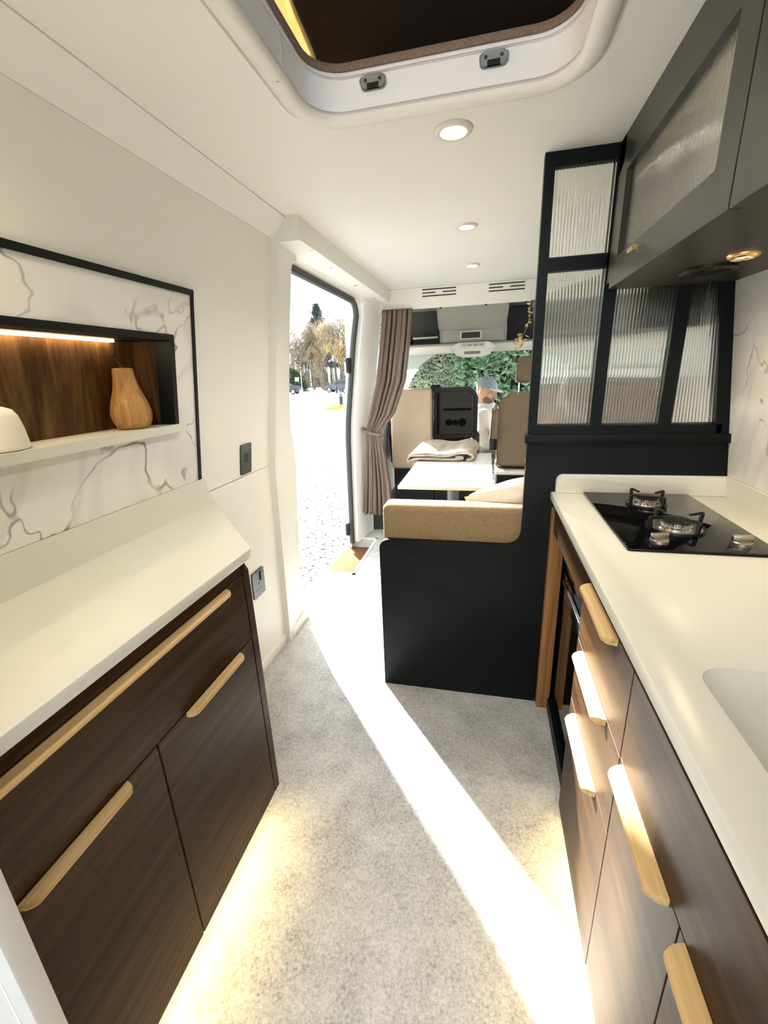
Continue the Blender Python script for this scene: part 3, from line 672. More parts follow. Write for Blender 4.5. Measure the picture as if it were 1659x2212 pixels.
for x, y, a in ((.428, 1.112, .35), (.606, 1.118, 0)):
    k = MB().lathe([(.021, WZ+.007), (.021, WZ+.014), (.019, WZ+.016), (0, WZ+.016)], (x, y, 0), 28).build('knob', BRUSHED, hb_)
    c, s = math.cos(a), math.sin(a)
    MB().rbox(-.021, .021, -.006, .006, WZ+.0155, WZ+.031, .0018, 2, fn=lambda v: Vector((x+v.x*c-v.y*s, y+v.x*s+v.y*c, v.z))).build('grip', BRUSHED, k)

# ================================================================== lounge
for x0, lab in ((-.485, 'slotted air vent nearer the side door on the bulkhead'), (-.004, 'slotted air vent nearer the kitchen on the bulkhead')):
    t = thing('air_vent', (x0+.125, YF, 1.87), lab, 'vent', 'bulkhead air vents')
    for a, b, z in ((0, .25, 1.934), (0, .10, 1.912), (.15, .25, 1.912), (0, .25, 1.890)):
        MB().prism(rrect(x0+a, x0+b, z-.0042, z+.0042, .0035, 3), XZ, YF-.0015, YF+.004).build('slot', IRON, t)
for x in (-.35, -.02, .26):
    h = MB().rbox(x-.009, x+.009, YF+.012, YF+.02, 1.800, 1.812, .002).build('curtain_hook', IRON); tag(h, {-.35: 'black curtain hook nearest the tied curtain under the bulkhead', -.02: 'middle black curtain hook under the bulkhead', .26: 'black curtain hook nearest the partition under the bulkhead'}[x], 'hook', 'hooks under the bulkhead')
# bench behind the black panel
be = thing('lounge_bench', (.2, 1.9, 0), 'golden beige bench seat behind the black panel', 'bench')
MB().box(-.385, .78, PY+.026, 2.16, 0, .40).build('base', BLACK, be)
MB().rbox(-.392, .77, 1.76, 2.20, .40, .52, .035, 4).build('seat_cushion', CUSH, be)
MB().rbox(-.398, .77, PY+.026, 1.735, .40, .848, .028, 4).build('backrest_cushion', CUSH, be)
def pillow(name, c, hw, hh, th, rot, mat, label, nz=0, back=None):
    n = 22; top = []; bot = []
    R = Matrix.Rotation(rot[2], 3, 'Z') @ Matrix.Rotation(rot[1], 3, 'Y') @ Matrix.Rotation(rot[0], 3, 'X')
    rg = random.Random(3)
    for side, lst in ((1, top), (-1, bot)):
        for i in range(n+1):
            for j in range(n+1):
                u, v = 2*i/n-1, 2*j/n-1
                pinch = 1-.10*(1-abs(u*v))*(max(abs(u), abs(v))**3)
                t = (max(0, (1-u**4)*(1-v**4)))**.55*th
                t *= 1+.08*math.sin(5*u+2*v)+.06*math.sin(7*v-3*u)
                if max(abs(u), abs(v)) < .99: t += nz*(rg.random()-.5)
                lst.append(Vector(c)+R @ Vector((u*hw*pinch, side*t, v*hh*pinch)))
    mb = MB(); f1 = []; f2 = []
    for i in range(n):
        for j in range(n):
            a = i*(n+1)+j; f1.append((a, a+1, a+n+2, a+n+1)); f2.append((a, a+n+1, a+n+2, a+1))
    if back:
        t = thing(name, c, label, 'cushion', 'cushions on the bench')
        MB().add(top, f1).build('front', mat, t, 70); MB().add(bot, f2).build('back', back, t, 70); return t
    mb.add(top, f1); mb.add(bot, f2)
    bm = bmesh.new(); me = bpy.data.meshes.new('tmp'); me.from_pydata(mb.v, [], mb.f); bm.from_mesh(me); bmesh.ops.remove_doubles(bm, verts=bm.verts[:], dist=.0015)
    o = MB(); o.bm(bm); bpy.data.meshes.remove(me)
    o = o.build(name, mat, None, 70); return tag(o, label, 'cushion', 'cushions on the bench')
pillow('knit_cushion', (.185, 1.835, .770), .225, .185, .085, (.50, -.30, .06), KNIT, 'cream cushion with knit front and linen back leaning on the bench backrest', .004, PILLOW)
pillow('peach_cushion', (.475, 2.12, .86), .23, .2, .06, (-.3, -.4, .3), PEACH, 'peach cushion standing behind the knit cushion')
# table
ta = thing('lounge_table', (-.21, 2.95, 0), 'pale marble topped table between bench and cab seats', 'table')
MB().rbox(-.488, .060, 2.415, 3.52, .701, .720, .003).build('top', MARBLE_T, ta)
MB().box(-.486, .058, 2.4135, 2.4155, .7025, .7185).build('front_edge', plain('cream_table_edge', (.72, .66, .52), .5), ta)
MB().lathe([(.04, .01), (.04, .69)], (-.20, 2.95, 0), 20).build('column', plain('grey_column', (.10, .10, .10), .4), ta)
MB().lathe([(.17, 0), (.17, .008), (.05, .02)], (-.20, 2.95, 0), 28).build('foot', PLAST, ta)
# folded blanket
P0 = [(-.20, .750), (-.165, .753), (-.150, .746), (-.168, .738), (-.28, .736), (-.40, .740), (-.50, .738), (-.545, .722), (-.552, .742), (-.52, .764), (-.42, .768), (-.33, .762), (-.24, .768), (-.16, .784), (-.105, .780), (-.075, .758), (-.088, .738), (-.12, .733)]
def catmull(P, m=5):
    out = []
    for i in range(len(P)-1):
        p = [Vector((*P[max(0, min(len(P)-1, i+d))], 0)) for d in (-1, 0, 1, 2)]
        for k in range(m):
            t = k/m; q = .5*((2*p[1])+(-p[0]+p[2])*t+(2*p[0]-5*p[1]+4*p[2]-p[3])*t*t+(-p[0]+3*p[1]-3*p[2]+p[3])*t**3); out.append((q.x, q.y))
    out.append(P[-1]); return out
cl_ = catmull(P0); rg = random.Random(5); rings = []
NS = 18
for s in range(NS+1):
    t = s/NS; A = []; B = []
    sc = 1+1.15*math.sin(min(1, t*1.15)*PI*.5)*(1-.3*max(0, t-.75)/.25); y = 3.15+.40*t; sh = .10*t
    for i, (x, z) in enumerate(cl_):
        a = Vector(cl_[max(0, i-1)]); b = Vector(cl_[min(len(cl_)-1, i+1)]); d = (b-a).normalized(); nrm = Vector((-d.y, d.x)); h = .0085
        scx = 1+(sc-1)*(1.0-.55*max(0, min(1, (x+.33)/.25))); zz = lambda q: .7215+max(0, (q-.7215))*scx if q > .7215 else q
        wob = .003*rg.random()
        xs = lambda q: -.32+(q+.32)*(1-.10*t)+sh*.6
        A.append((xs(x+nrm.x*h), y+.006*math.sin(i*.5), zz(z+nrm.y*h)+wob)); B.append((xs(x-nrm.x*h), y+.006*math.sin(i*.5), max(.7213 if x > -.485 else .69, zz(z-nrm.y*h))))
    rings.append(A+B[::-1])
bl = MB().loft(rings).build('folded_blanket', WOOL, None, 80); tag(bl, 'folded oatmeal wool blanket on the pale table', 'blanket')
# tied curtain at the cab opening
def curtain(name, tab, folds, amp, label):
    N, Mv = 110, 46; g = []
    for j in range(Mv+1):
        z = lerp(tab[0][0], tab[-1][0], j/Mv); row = []
        x0 = interp([(-a, b) for a, b, *_ in tab], -z); x1 = interp([(-a, c[0]) for a, b, *c in tab], -z); yy = interp([(-a, c[1]) for a, b, *c in tab], -z); am = interp([(-a, c[2]) for a, b, *c in tab], -z)
        for i in range(N+1):
            t = i/N; ph = folds*2*PI*t+.7*math.sin(3.1*t+z*1.3)
            row.append((lerp(x0, x1, t)+.008*math.cos(ph*1.0+.6), yy+amp*am*(math.sin(ph)+.35*math.sin(2.3*ph+z*2)), z))
        g.append(row)
    o = MB().loft(g, False, False).build(name, TAUPE, None, 80); o.modifiers.new('thickness', 'SOLIDIFY').thickness = .0025
    return tag(o, label, 'curtain')
cu = thing('tied_curtain', (-.85, 3.42, .22), 'taupe curtain tied back beside the cab opening', 'curtain')
c1 = curtain('cloth', [(1.812, -.795, -.55, 3.505, .55), (1.70, -.80, -.555, 3.49, .8), (1.3, -.845, -.60, 3.44, 1.0), (1.05, -.90, -.69, 3.40, .9), (.92, -.925, -.80, 3.37, .55), (.87, -.925, -.80, 3.37, .5), (.75, -.935, -.775, 3.37, .75), (.5, -.96, -.735, 3.37, .9), (.23, -.985, -.715, 3.36, 1.0)], 6.5, .030, '')
w_ = Vector(c1.location) - ORG[cu.name]
for k in ('label', 'category'): del c1[k]
c1.parent = cu; c1.location = w_
tb = MB().tube([(-.955, 3.36, .945), (-.93, 3.33, .925), (-.87, 3.325, .905), (-.81, 3.335, .893), (-.792, 3.37, .892), (-.81, 3.40, .895), (-.90, 3.41, .915), (-.955, 3.38, .945)], .011, 8).build('tie_back', plain('taupe_tie', (.17, .115, .09), .9), cu)
c2 = curtain('curtain', [(1.81, .29, .42, 3.51, .6), (1.5, .36, .46, 3.51, .8), (.8, .48, .58, 3.51, .8), (.2, .46, .60, 3.51, 1)], 3.5, .02, 'taupe curtain edge hanging beside the glazed partition')
# dried leaf garland
ga = thing('dried_leaf_garland', (.27, 3.45, 1.52), 'dried yellow leaf garland hanging beside the partition', 'garland')
gp = [(.285, 3.47, 1.80), (.285, 3.47, 1.72), (.275, 3.46, 1.64), (.245, 3.45, 1.58), (.225, 3.45, 1.52)]
MB().tube(gp, .0022, 6).build('stem', plain('dry_stem', (.30, .22, .10), .9), ga)
LEAFM = plain('dry_yellow_leaf', (.42, .31, .12), .8, var=.3, vs_=30)
rg = random.Random(11)
for k in range(26):
    t = rg.random(); i = min(3, int(t*4)); p = Vector(gp[i]).lerp(Vector(gp[i+1]), t*4-i) if t < .45 else Vector((.225, 3.45, 1.545))+Vector((rg.uniform(-.035, .035), rg.uniform(-.03, .03), rg.uniform(-.05, .04)))
    a = Vector((rg.uniform(-1, 1), rg.uniform(-1, 1), rg.uniform(-1, .3))).normalized(); b = a.cross(Vector((rg.random(), rg.random(), 1))).normalized(); s = rg.uniform(.026, .044); nn = a.cross(b)*.003
    MB().add([p, p+a*s*.5+b*s*.38+nn, p+a*s, p+a*s*.5-b*s*.38+nn, p+a*s*.5-nn], [(0, 1, 4), (1, 2, 4), (2, 3, 4), (3, 0, 4)]).build('leaf', LEAFM, ga)

w2 = thing('side_blind', (.72, 2.6, 1.0), 'taupe pleated window blind seen through the reeded glass', 'blind')
for k in range(8):
    z0 = 1.30-.04*k; MB().prism([(1.85, z0-.038), (3.3, z0-.038), (3.3, z0), (1.85, z0)], lambda u, v, w: (rx(v)-w, u, v), .004, .02).build('pleat', TAUPE, w2)
MB().prism([(1.82, 1.30), (3.33, 1.30), (3.33, 1.335), (1.82, 1.335)], lambda u, v, w: (rx(v)-w, u, v), .002, .03).build('head_rail', WHITE, w2)
MB().prism([(1.82, .94), (3.33, .94), (3.33, .98), (1.82, .98)], lambda u, v, w: (rx(v)-w, u, v), .002, .03).build('bottom_rail', WHITE, w2)
lk = thing('lounge_locker', (.60, 2.5, 1.44), 'dark olive lounge locker seen through the reeded glass', 'cabinet')
MB().rbox(.46, .69, 1.66, 3.4, 1.46, 1.66, .01).build('body', OLIVE, lk); MB().rbox(.452, .459, 1.70, 3.36, 1.48, 1.64, .002).build('flap', OLIVE, lk)
# step mat
cm = MB().rbox(-1.138, -.885, 2.69, 3.34, -.089, -.072, .005).build('coir_mat', COIR); tag(cm, 'orange coir mat in the door step well', 'mat')

# ================================================================== cab
cf = MB().box(-1.06, .98, 3.6, 5.3, -.02, .02).build('floor_cab', CABDARK); struct(cf)
cr = MB().prism([(3.56, 1.965), (3.56, 1.985), (4.95, 1.985), (4.95, 1.60), (4.9, 1.60), (4.9, 1.90), (4.75, 1.965)], YZ, -1.06, .98).build('ceiling_cab', CABGREY); struct(cr, 'grey cab roof lining')
oh = thing('overhead_cab_shelf', (-.1, 4.5, 1.54), 'grey overhead storage shelf above the windscreen', 'shelf')
MB().prism([(3.72, 1.964), (4.05, 1.86), (4.27, 1.735), (4.30, 1.715), (4.31, 1.598), (4.80, 1.598), (4.80, 1.964)], YZ, -.432, .166, bev=.012).build('centre_hood', CABGREY, oh)
MB().rbox(-.405, .138, 4.296, 4.308, 1.604, 1.706, .004).build('face_panel', plain('cab_face_grey', (.30, .295, .265), .6), oh)
MB().rbox(-.245, -.055, 4.286, 4.300, 1.622, 1.694, .004).build('slot_frame', CABLIGHT, oh)
MB().box(-.232, -.068, 4.283, 4.290, 1.634, 1.684).build('slot', plain('slot_dark', (.015, .011, .009), .7), oh)
MB().box(-.98, -.43, 4.35, 4.85, 1.595, 1.61).box(.166, .90, 4.35, 4.85, 1.595, 1.61).box(-1.0, .95, 4.80, 4.86, 1.60, 1.96).build('tray', CABDARK, oh)
MB().prism([(4.30, 1.598), (4.26, 1.58), (4.28, 1.548), (4.45, 1.515), (4.62, 1.53), (4.62, 1.598)], YZ, -1.0, .95, bev=.006).build('beam', CABLIGHT, oh)
MB().rbox(-.70, -.46, 4.40, 4.43, 1.655, 1.672, .003).build('handle_bar', CABLIGHT, oh)
co = thing('roof_console', (-.13, 4.3, 1.475), 'white roof console with switches at the top of the windscreen', 'console')
MB().prism([(-.335, 1.555), (-.26, 1.595), (.01, 1.595), (.075, 1.56), (.02, 1.492), (-.03, 1.474), (-.225, 1.474), (-.28, 1.492)], XZ, 4.235, 4.45, bev=.008).build('housing', plain('console_white', (.80, .81, .77), .45), co)
MB().rbox(-.24, -.02, 4.228, 4.238, 1.545, 1.590, .003).build('switch_panel', plain('console_panel', (.70, .69, .63), .5), co)
for k in range(4): MB().rbox(-.228+.052*k, -.190+.052*k, 4.222, 4.230, 1.562, 1.580, .002).build('switch', plain('switch_grey', (.30, .28, .25), .5), co)
MB().rbox(-.205, -.06, 4.228, 4.238, 1.496, 1.518, .004).build('reading_lamp', plain('console_dark', (.12, .13, .12), .3), co)
ro_ = MB().lathe([(.0, -.17), (.04, -.168), (.052, -.14), (.055, 0), (.052, .14), (.04, .168), (0, .17)], (-.78, 4.56, 1.667), 20, 'y', caps=False).build('rolled_cloth', plain('grey_felt', (.20, .18, .15), .9, var=.1), None, 60)
tag(ro_, 'grey rolled cloth on the overhead shelf beside the tied curtain', 'cloth')
wi = MB().prism([(-.98, 0), (.94, 0), (.84, 1), (-.88, 1)], lambda u, v, w: (u, 5.17-.74*v, .86+.71*v+w), 0, .005).build('window_1', SCREEN, None, local=True)
struct(wi, 'windscreen, dusty outside the wiper arc')
da = thing('dashboard', (0, 4.9, .4), 'dark dashboard below the windscreen', 'dashboard')
MB().prism([(4.62, .40), (4.55, .74), (4.62, .85), (4.80, .885), (5.16, .86), (5.16, .40)], YZ, -1.0, .95, bev=.02).build('body', PLAST, da)
MB().rbox(.20, .62, 4.56, 4.78, .85, .985, .03, 3).build('instrument_hood', PLAST, da)
MB().box(.24, .56, 4.555, 4.562, .89, .95).build('display', plain('display_blue_grey', (.10, .13, .15), .1), da)
# seats, seen from behind
def seat_back(mb, x0, x1, y0, y1, z0, z1, r=.05): return mb.rbox(x0, x1, y0, y1, z0, z1, r, 4)
s1 = thing('passenger_seat', (-.62, 3.9, .02), 'tan passenger seat seen from behind next to the tied curtain', 'seat')
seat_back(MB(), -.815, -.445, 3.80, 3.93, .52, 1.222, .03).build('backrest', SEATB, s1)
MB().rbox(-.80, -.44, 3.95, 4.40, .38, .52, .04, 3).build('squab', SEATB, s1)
MB().box(-.80, -.44, 3.84, 4.30, .02, .379).box(-.80, -.44, 3.83, 3.94, .379, .519).build('base', PLAST, s1)
MB().rbox(-.47, -.38, 3.85, 3.95, 1.19, 1.245, .02, 3).build('belt_guide', PLAST, s1)
s2 = thing('centre_seat', (-.25, 3.9, .02), 'centre seat with dark fold-down table and cup holders', 'seat')
tbp = [(-.43, .80), (-.10, .80), (-.062, .838), (-.062, 1.13), (-.078, 1.175), (-.13, 1.222), (-.43, 1.222)]
MB().prism(tbp, XZ, 3.80, 3.92, bev=.008).build('folded_table', PLAST, s2)
MB().prism([(-.38, .835), (-.115, .835), (-.092, .86), (-.092, 1.12), (-.105, 1.155), (-.145, 1.19), (-.38, 1.19)], XZ, 3.790, 3.801, bev=.004).build('table_face', plain('charcoal_table_face', (.017, .0165, .016), .6, spec=.2, bmp=.1, bs=500), s2)
MB().box(-.35, -.115, 3.7885, 3.7915, 1.035, 1.052).build('pen_slot', MATTE, s2)
for x, r in ((-.300, .031), (-.245, .024), (-.188, .034)): MB().lathe([(r*.86, 3.7865), (r, 3.7865), (r, 3.7895), (0, 3.7895)], (x, 0, .935), 24, 'y').build('cup_holder', MATTE, s2)
MB().box(-.402, -.388, 3.789, 3.802, .83, 1.18).build('side_groove', MATTE, s2)
MB().box(-.43, -.06, 3.84, 4.32, .02, .45).build('base', PLAST, s2)
MB().rbox(-.10, -.04, 3.84, 3.92, .45, .84, .02, 3).build('hinge_arm', IRON, s2)
s3 = thing('driver_seat', (.32, 3.9, .02), 'brown-tan driver seat with headrest behind the glazed partition', 'seat')
bp = rrect(.105, .545, .545, 1.168, [.05, .05, .15, .16], 8)
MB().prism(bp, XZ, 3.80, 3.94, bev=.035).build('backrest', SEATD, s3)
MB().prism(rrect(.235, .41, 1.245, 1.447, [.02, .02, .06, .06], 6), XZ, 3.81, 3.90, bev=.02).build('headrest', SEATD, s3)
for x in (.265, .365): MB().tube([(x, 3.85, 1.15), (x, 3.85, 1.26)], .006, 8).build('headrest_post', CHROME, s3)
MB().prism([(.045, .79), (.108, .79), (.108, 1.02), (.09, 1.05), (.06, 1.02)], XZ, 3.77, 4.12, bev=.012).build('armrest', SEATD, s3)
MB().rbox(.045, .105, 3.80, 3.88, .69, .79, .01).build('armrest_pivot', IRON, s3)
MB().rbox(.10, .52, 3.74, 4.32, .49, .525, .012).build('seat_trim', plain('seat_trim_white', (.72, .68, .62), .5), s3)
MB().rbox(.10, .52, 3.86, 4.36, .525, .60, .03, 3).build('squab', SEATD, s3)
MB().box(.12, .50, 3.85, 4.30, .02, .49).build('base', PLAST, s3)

# ------------------------------------------------------------------ person in the cab
def remesh(mb, voxel, smooth=6, name='tmp'):
    me = bpy.data.meshes.new(name); me.from_pydata([Vector(v) for v in mb.v], [], mb.f)
    o = bpy.data.objects.new(name, me); COL.objects.link(o)
    m = o.modifiers.new('r', 'REMESH'); m.mode = 'VOXEL'; m.voxel_size = voxel
    if smooth: s = o.modifiers.new('s', 'SMOOTH'); s.iterations = smooth; s.factor = .5
    dg = bpy.context.evaluated_depsgraph_get(); dg.update(); em = bpy.data.meshes.new_from_object(o.evaluated_get(dg))
    bpy.data.objects.remove(o); out = MB(); out.v = [tuple(v.co) for v in em.vertices]; out.f = [tuple(p.vertices) for p in em.polygons]
    bpy.data.meshes.remove(em); return out
def ell(mb, c, r, n=14, R=None):
    rings = []
    for k in range(1, n):
        a = PI*k/n; ring = []
        for i in range(16):
            b = 2*PI*i/16; p = Vector((r[0]*math.sin(a)*math.cos(b), r[1]*math.sin(a)*math.sin(b), -r[2]*math.cos(a)))
            if R is not None: p = R @ p
            ring.append(Vector(c)+p)
        rings.append(ring)
    return mb.loft(rings)
def limb(mb, pts, rad):
    P = []; Rr = []
    for i in range(len(pts)-1):
        for k in range(6): P.append(Vector(pts[i]).lerp(Vector(pts[i+1]), k/6)); Rr.append(lerp(rad[i], rad[i+1], k/6))
    P.append(Vector(pts[-1])); Rr.append(rad[-1]); mb.tube(P, Rr, 12)
    for p, r in zip(pts, rad): ell(mb, p, (r, r, r), 8)
    return mb
HC = Vector((.005, 4.42, 1.165))         # head centre; he looks to the right (+x) and down
pe = thing('person', (.05, 4.40, .60), 'person in a cream sweater and grey-blue cap sitting sideways in the cab, looking down', 'person')
Rh = Matrix.Rotation(math.radians(-25), 3, 'Z') @ Matrix.Rotation(math.radians(16), 3, 'Y')   # local +x is the face direction
H = lambda x, y, z: HC + Rh @ Vector((x, y, z))
b = MB()
ell(b, HC, (.098, .078, .115), R=Rh); ell(b, H(.03, 0, -.05), (.066, .058, .075), R=Rh); ell(b, H(-.03, 0, .03), (.08, .077, .085), R=Rh)
ell(b, H(.060, 0, -.105), (.026, .028, .022), R=Rh)                                                # chin
b.tube([H(.094, 0, .012), H(.110, 0, -.018), H(.112, 0, -.030), H(.092, 0, -.038)], [.008, .011, .013, .012], 8)   # nose
ell(b, H(.092, 0, -.062), (.012, .022, .007), R=Rh); ell(b, H(.090, 0, -.073), (.011, .019, .007), R=Rh)            # lips
for s in (-1, 1):
    ell(b, H(-.012, s*.078, -.012), (.020, .010, .032), R=Rh); ell(b, H(.084, s*.033, .018), (.013, .022, .009), R=Rh)   # ears, brow
    ell(b, H(.070, s*.042, -.030), (.022, .020, .022), R=Rh)
limb(b, [H(-.03, 0, -.08), (-.01, 4.45, 1.02), (0, 4.46, .93)], [.058, .058, .075])
limb(b, [(0, 4.46, .93), (.02, 4.46, .78), (.04, 4.44, .62)], [.12, .135, .14])
limb(b, [(-.02, 4.30, .93), (-.01, 4.18, .80), (.03, 4.16, .70), (.13, 4.24, .66), (.22, 4.32, .67)], [.055, .048, .043, .038, .028])
limb(b, [(.02, 4.60, .93), (.08, 4.66, .80), (.13, 4.64, .70), (.20, 4.56, .68), (.25, 4.46, .68)], [.055, .048, .043, .038, .028])
for hx, hy, s in ((.25, 4.34, 1), (.27, 4.44, -1)):
    ell(b, (hx, hy, .672), (.046, .040, .018))
    for f, (dx, dy, ln) in enumerate(((.04, .030, .060), (.046, .011, .072), (.046, -.009, .068), (.04, -.028, .052))):
        p = Vector((hx+dx*.8, hy+dy, .674)); q = p+Vector((ln*.55, 0, .004)); r_ = q+Vector((ln*.4, 0, -.022)); limb(b, [p, q, r_], [.0095, .009, .008])
    limb(b, [(hx-.01, hy-s*.035, .674), (hx+.025, hy-s*.058, .676), (hx+.055, hy-s*.056, .668)], [.012, .0105, .009])
limb(b, [(.04, 4.35, .63), (.30, 4.30, .64), (.42, 4.42, .62)], [.085, .075, .062]); limb(b, [(.42, 4.42, .62), (.44, 4.46, .35), (.44, 4.46, .10)], [.060, .052, .038])
limb(b, [(.05, 4.54, .63), (.30, 4.56, .64), (.42, 4.58, .60)], [.085, .075, .062]); limb(b, [(.42, 4.58, .60), (.45, 4.60, .35), (.45, 4.60, .10)], [.060, .052, .038])
SKIN = plain('skin', (.56, .33, .22), .5)
remesh(b, .0075, 4).build('body', SKIN, pe, 80)
sw = MB()
limb(sw, [(-.01, 4.45, .985), (0, 4.46, .93), (.02, 4.46, .78), (.04, 4.44, .60)], [.078, .148, .165, .165])
ell(sw, (.0, 4.45, .86), (.135, .215, .13)); ell(sw, (.025, 4.45, .70), (.15, .20, .14))
limb(sw, [(-.02, 4.28, .93), (-.01, 4.17, .80), (.03, 4.15, .70), (.13, 4.23, .662), (.20, 4.305, .668)], [.080, .070, .064, .055, .040])
limb(sw, [(.02, 4.62, .93), (.08, 4.67, .80), (.13, 4.65, .70), (.19, 4.57, .682), (.23, 4.48, .682)], [.080, .070, .064, .055, .040])
remesh(sw, .012, 3).build('sweater', plain('cream_sweater', (.66, .63, .57), .95, var=.08, vs_=60, bmp=.3, bs=200), pe, 80)
tr = MB()
limb(tr, [(.04, 4.35, .62), (.30, 4.30, .63), (.42, 4.42, .61), (.44, 4.46, .35), (.44, 4.46, .14)], [.105, .09, .078, .065, .052])
limb(tr, [(.05, 4.54, .62), (.30, 4.56, .63), (.42, 4.58, .595), (.45, 4.60, .35), (.45, 4.60, .14)], [.105, .09, .078, .065, .052])
remesh(tr, .014, 3).build('trousers', plain('grey_trousers', (.20, .20, .20), .9), pe, 80)
cp = MB(); rings = []
for k in range(9):
    a = .5*PI*k/9; rings.append([H(-.008+.108*math.cos(a)*math.cos(2*PI*i/24), .090*math.cos(a)*math.sin(2*PI*i/24), .034+.094*math.sin(a)) for i in range(24)])
cp.loft(rings); cpo = cp.build('cap', plain('grey_blue_cap', (.24, .28, .33), .85, var=.2, vs_=40), pe, 60)
br = []
for k in range(9):
    a = lerp(-.95, .95, k/8); br.append([H(.078*math.cos(a)+.01, .088*math.sin(a), .040), H(.10*math.cos(a)+.062*math.cos(a)**.5, .086*math.sin(a), .030), H(.10*math.cos(a)+.062*math.cos(a)**.5, .086*math.sin(a), .024), H(.078*math.cos(a)+.01, .088*math.sin(a), .032)])
MB().loft(br).build('cap_peak', plain('pale_cap_peak', (.62, .62, .58), .8), cpo, 40)
MB().lathe([(.0, 0), (.016, .001), (.018, .003), (0, .004)], (0, 0, 0), 14, 'x').build('cap_badge', WHITE, cpo).location = H(.094, .0, .07)-ORG[pe.name]
bd = MB(); n_ = 26; V_ = []; F_ = []
for i in range(n_+1):
    for j in range(n_+1):
        th = lerp(-.5*PI, .12*PI, i/n_); ph = lerp(-.62*PI, .62*PI, j/n_)
        V_.append((.033+.071*math.cos(th)*math.cos(ph), .0635*math.cos(th)*math.sin(ph), -.050+.079*math.sin(th)))
for i in range(n_):
    for j in range(n_):
        q = (i*(n_+1)+j, i*(n_+1)+j+1, (i+1)*(n_+1)+j+1, (i+1)*(n_+1)+j); c_ = [sum(V_[k][m] for k in q)/4 for m in range(3)]
        mouth = c_[0] > .085 and -.080 < c_[2] < -.058 and abs(c_[1]) < .022
        top = -.045-.02*max(0, c_[0]-.06)/.04 if abs(c_[1]) > .025 else -.046
        if c_[2] < top and not mouth: F_.append(q)
bd.add([H(*v) for v in V_], F_)
bd.build('beard', plain('dark_brown_beard', (.15, .10, .07), .9, var=.3, vs_=200, bmp=.4, bs=300), pe, 80)
for s in (-1, 1): ell(MB(), H(.088, s*.033, -.002), (.010, .013, .009), 8, R=Rh).build('eye', plain('eye_white', (.6, .58, .55), .2), pe, 60)

# ================================================================== outside
GZ = -.65
gd = MB().add([(-140, -60, GZ), (140, -60, GZ), (140, 160, GZ), (-140, 160, GZ)], [(0, 1, 2, 3)]).build('ground', GRAVEL, None, 0, True); struct(gd, 'pale gravel yard outside the van')
rd = MB().box(-120, 40, 30, 60, GZ-.02, GZ+.012).build('ground_road', ROADM, None, 0, True); struct(rd, 'pale asphalt car park beyond the gravel')
for k in range(6):
    x = -19.6+1.75*k; MB().box(x, x+1.15, 39.1+.25*k, 39.22+.25*k, GZ+.012, GZ+.02).build('lane_dash', plain('worn_road_marking', (.06, .06, .06), .9, spec=0), rd)
gs = MB().lathe([(0, .06), (.5, .05), (.62, .025), (.7, .006)], (-9.55, 28.4, GZ), 26, caps=False)
gs.v = [(x, 28.4+(y-28.4)*3.4, z) for x, y, z in gs.v]
gs = gs.build('grass_patch', plain('dry_yellow_grass', (.17, .10, .02), 1, spec=0, var=.3, vs_=6), None, 60); tag(gs, 'patch of dry yellow grass round the bollard', 'grass')
bo = thing('bollard', (-10.15, 30.6, GZ+.012), 'black bollard with white bands on the dry grass', 'bollard')
MB().lathe([(.13, 0), (.13, .78), (.10, .84), (0, .85)], (-10.15, 30.6, GZ+.012), 16).build('post', plain('bollard_black', (.02, .02, .02), .6), bo)
for z in (.60, .74): MB().lathe([(.133, z), (.133, z+.045)], (-10.15, 30.6, GZ+.012), 16).build('band', WHITE, bo)
lp = thing('lamp_post', (-17.4, 51, GZ), 'slim black post standing among the parked cars', 'post')
MB().lathe([(.13, 0), (.13, .75), (.065, .8), (.055, 3.9), (0, 3.95)], (-17.4, 51, GZ), 12).build('pole', plain('post_black', (.025, .025, .025), .6), lp)
sp_ = thing('white_sign_post', (-22.0, 51.5, GZ), 'thin white sign post beside the leftmost car', 'sign')
MB().lathe([(.04, 0), (.04, 2.6)], (-22.0, 51.5, GZ), 8).build('pole', WHITE, sp_)
MB().rbox(-22.75, -22.25, 51.3, 51.34, GZ+1.55, GZ+2.0, .01).build('plate', WHITE, sp_)
sb = thing('notice_board', (-16.6, 54, GZ), 'white notice board with green panel behind the parked cars', 'sign')
MB().rbox(-17.2, -15.2, 54, 54.06, GZ+2.0, GZ+3.6, .02).build('board', WHITE, sb); MB().box(-16.9, -16.2, 53.98, 54.0, GZ+2.3, GZ+3.2).build('panel', plain('sign_green', (.18, .32, .16), .7), sb)
for x in (-17.0, -15.4): MB().box(x, x+.08, 54.02, 54.08, GZ, GZ+2.0).build('leg', BRUSHED, sb)
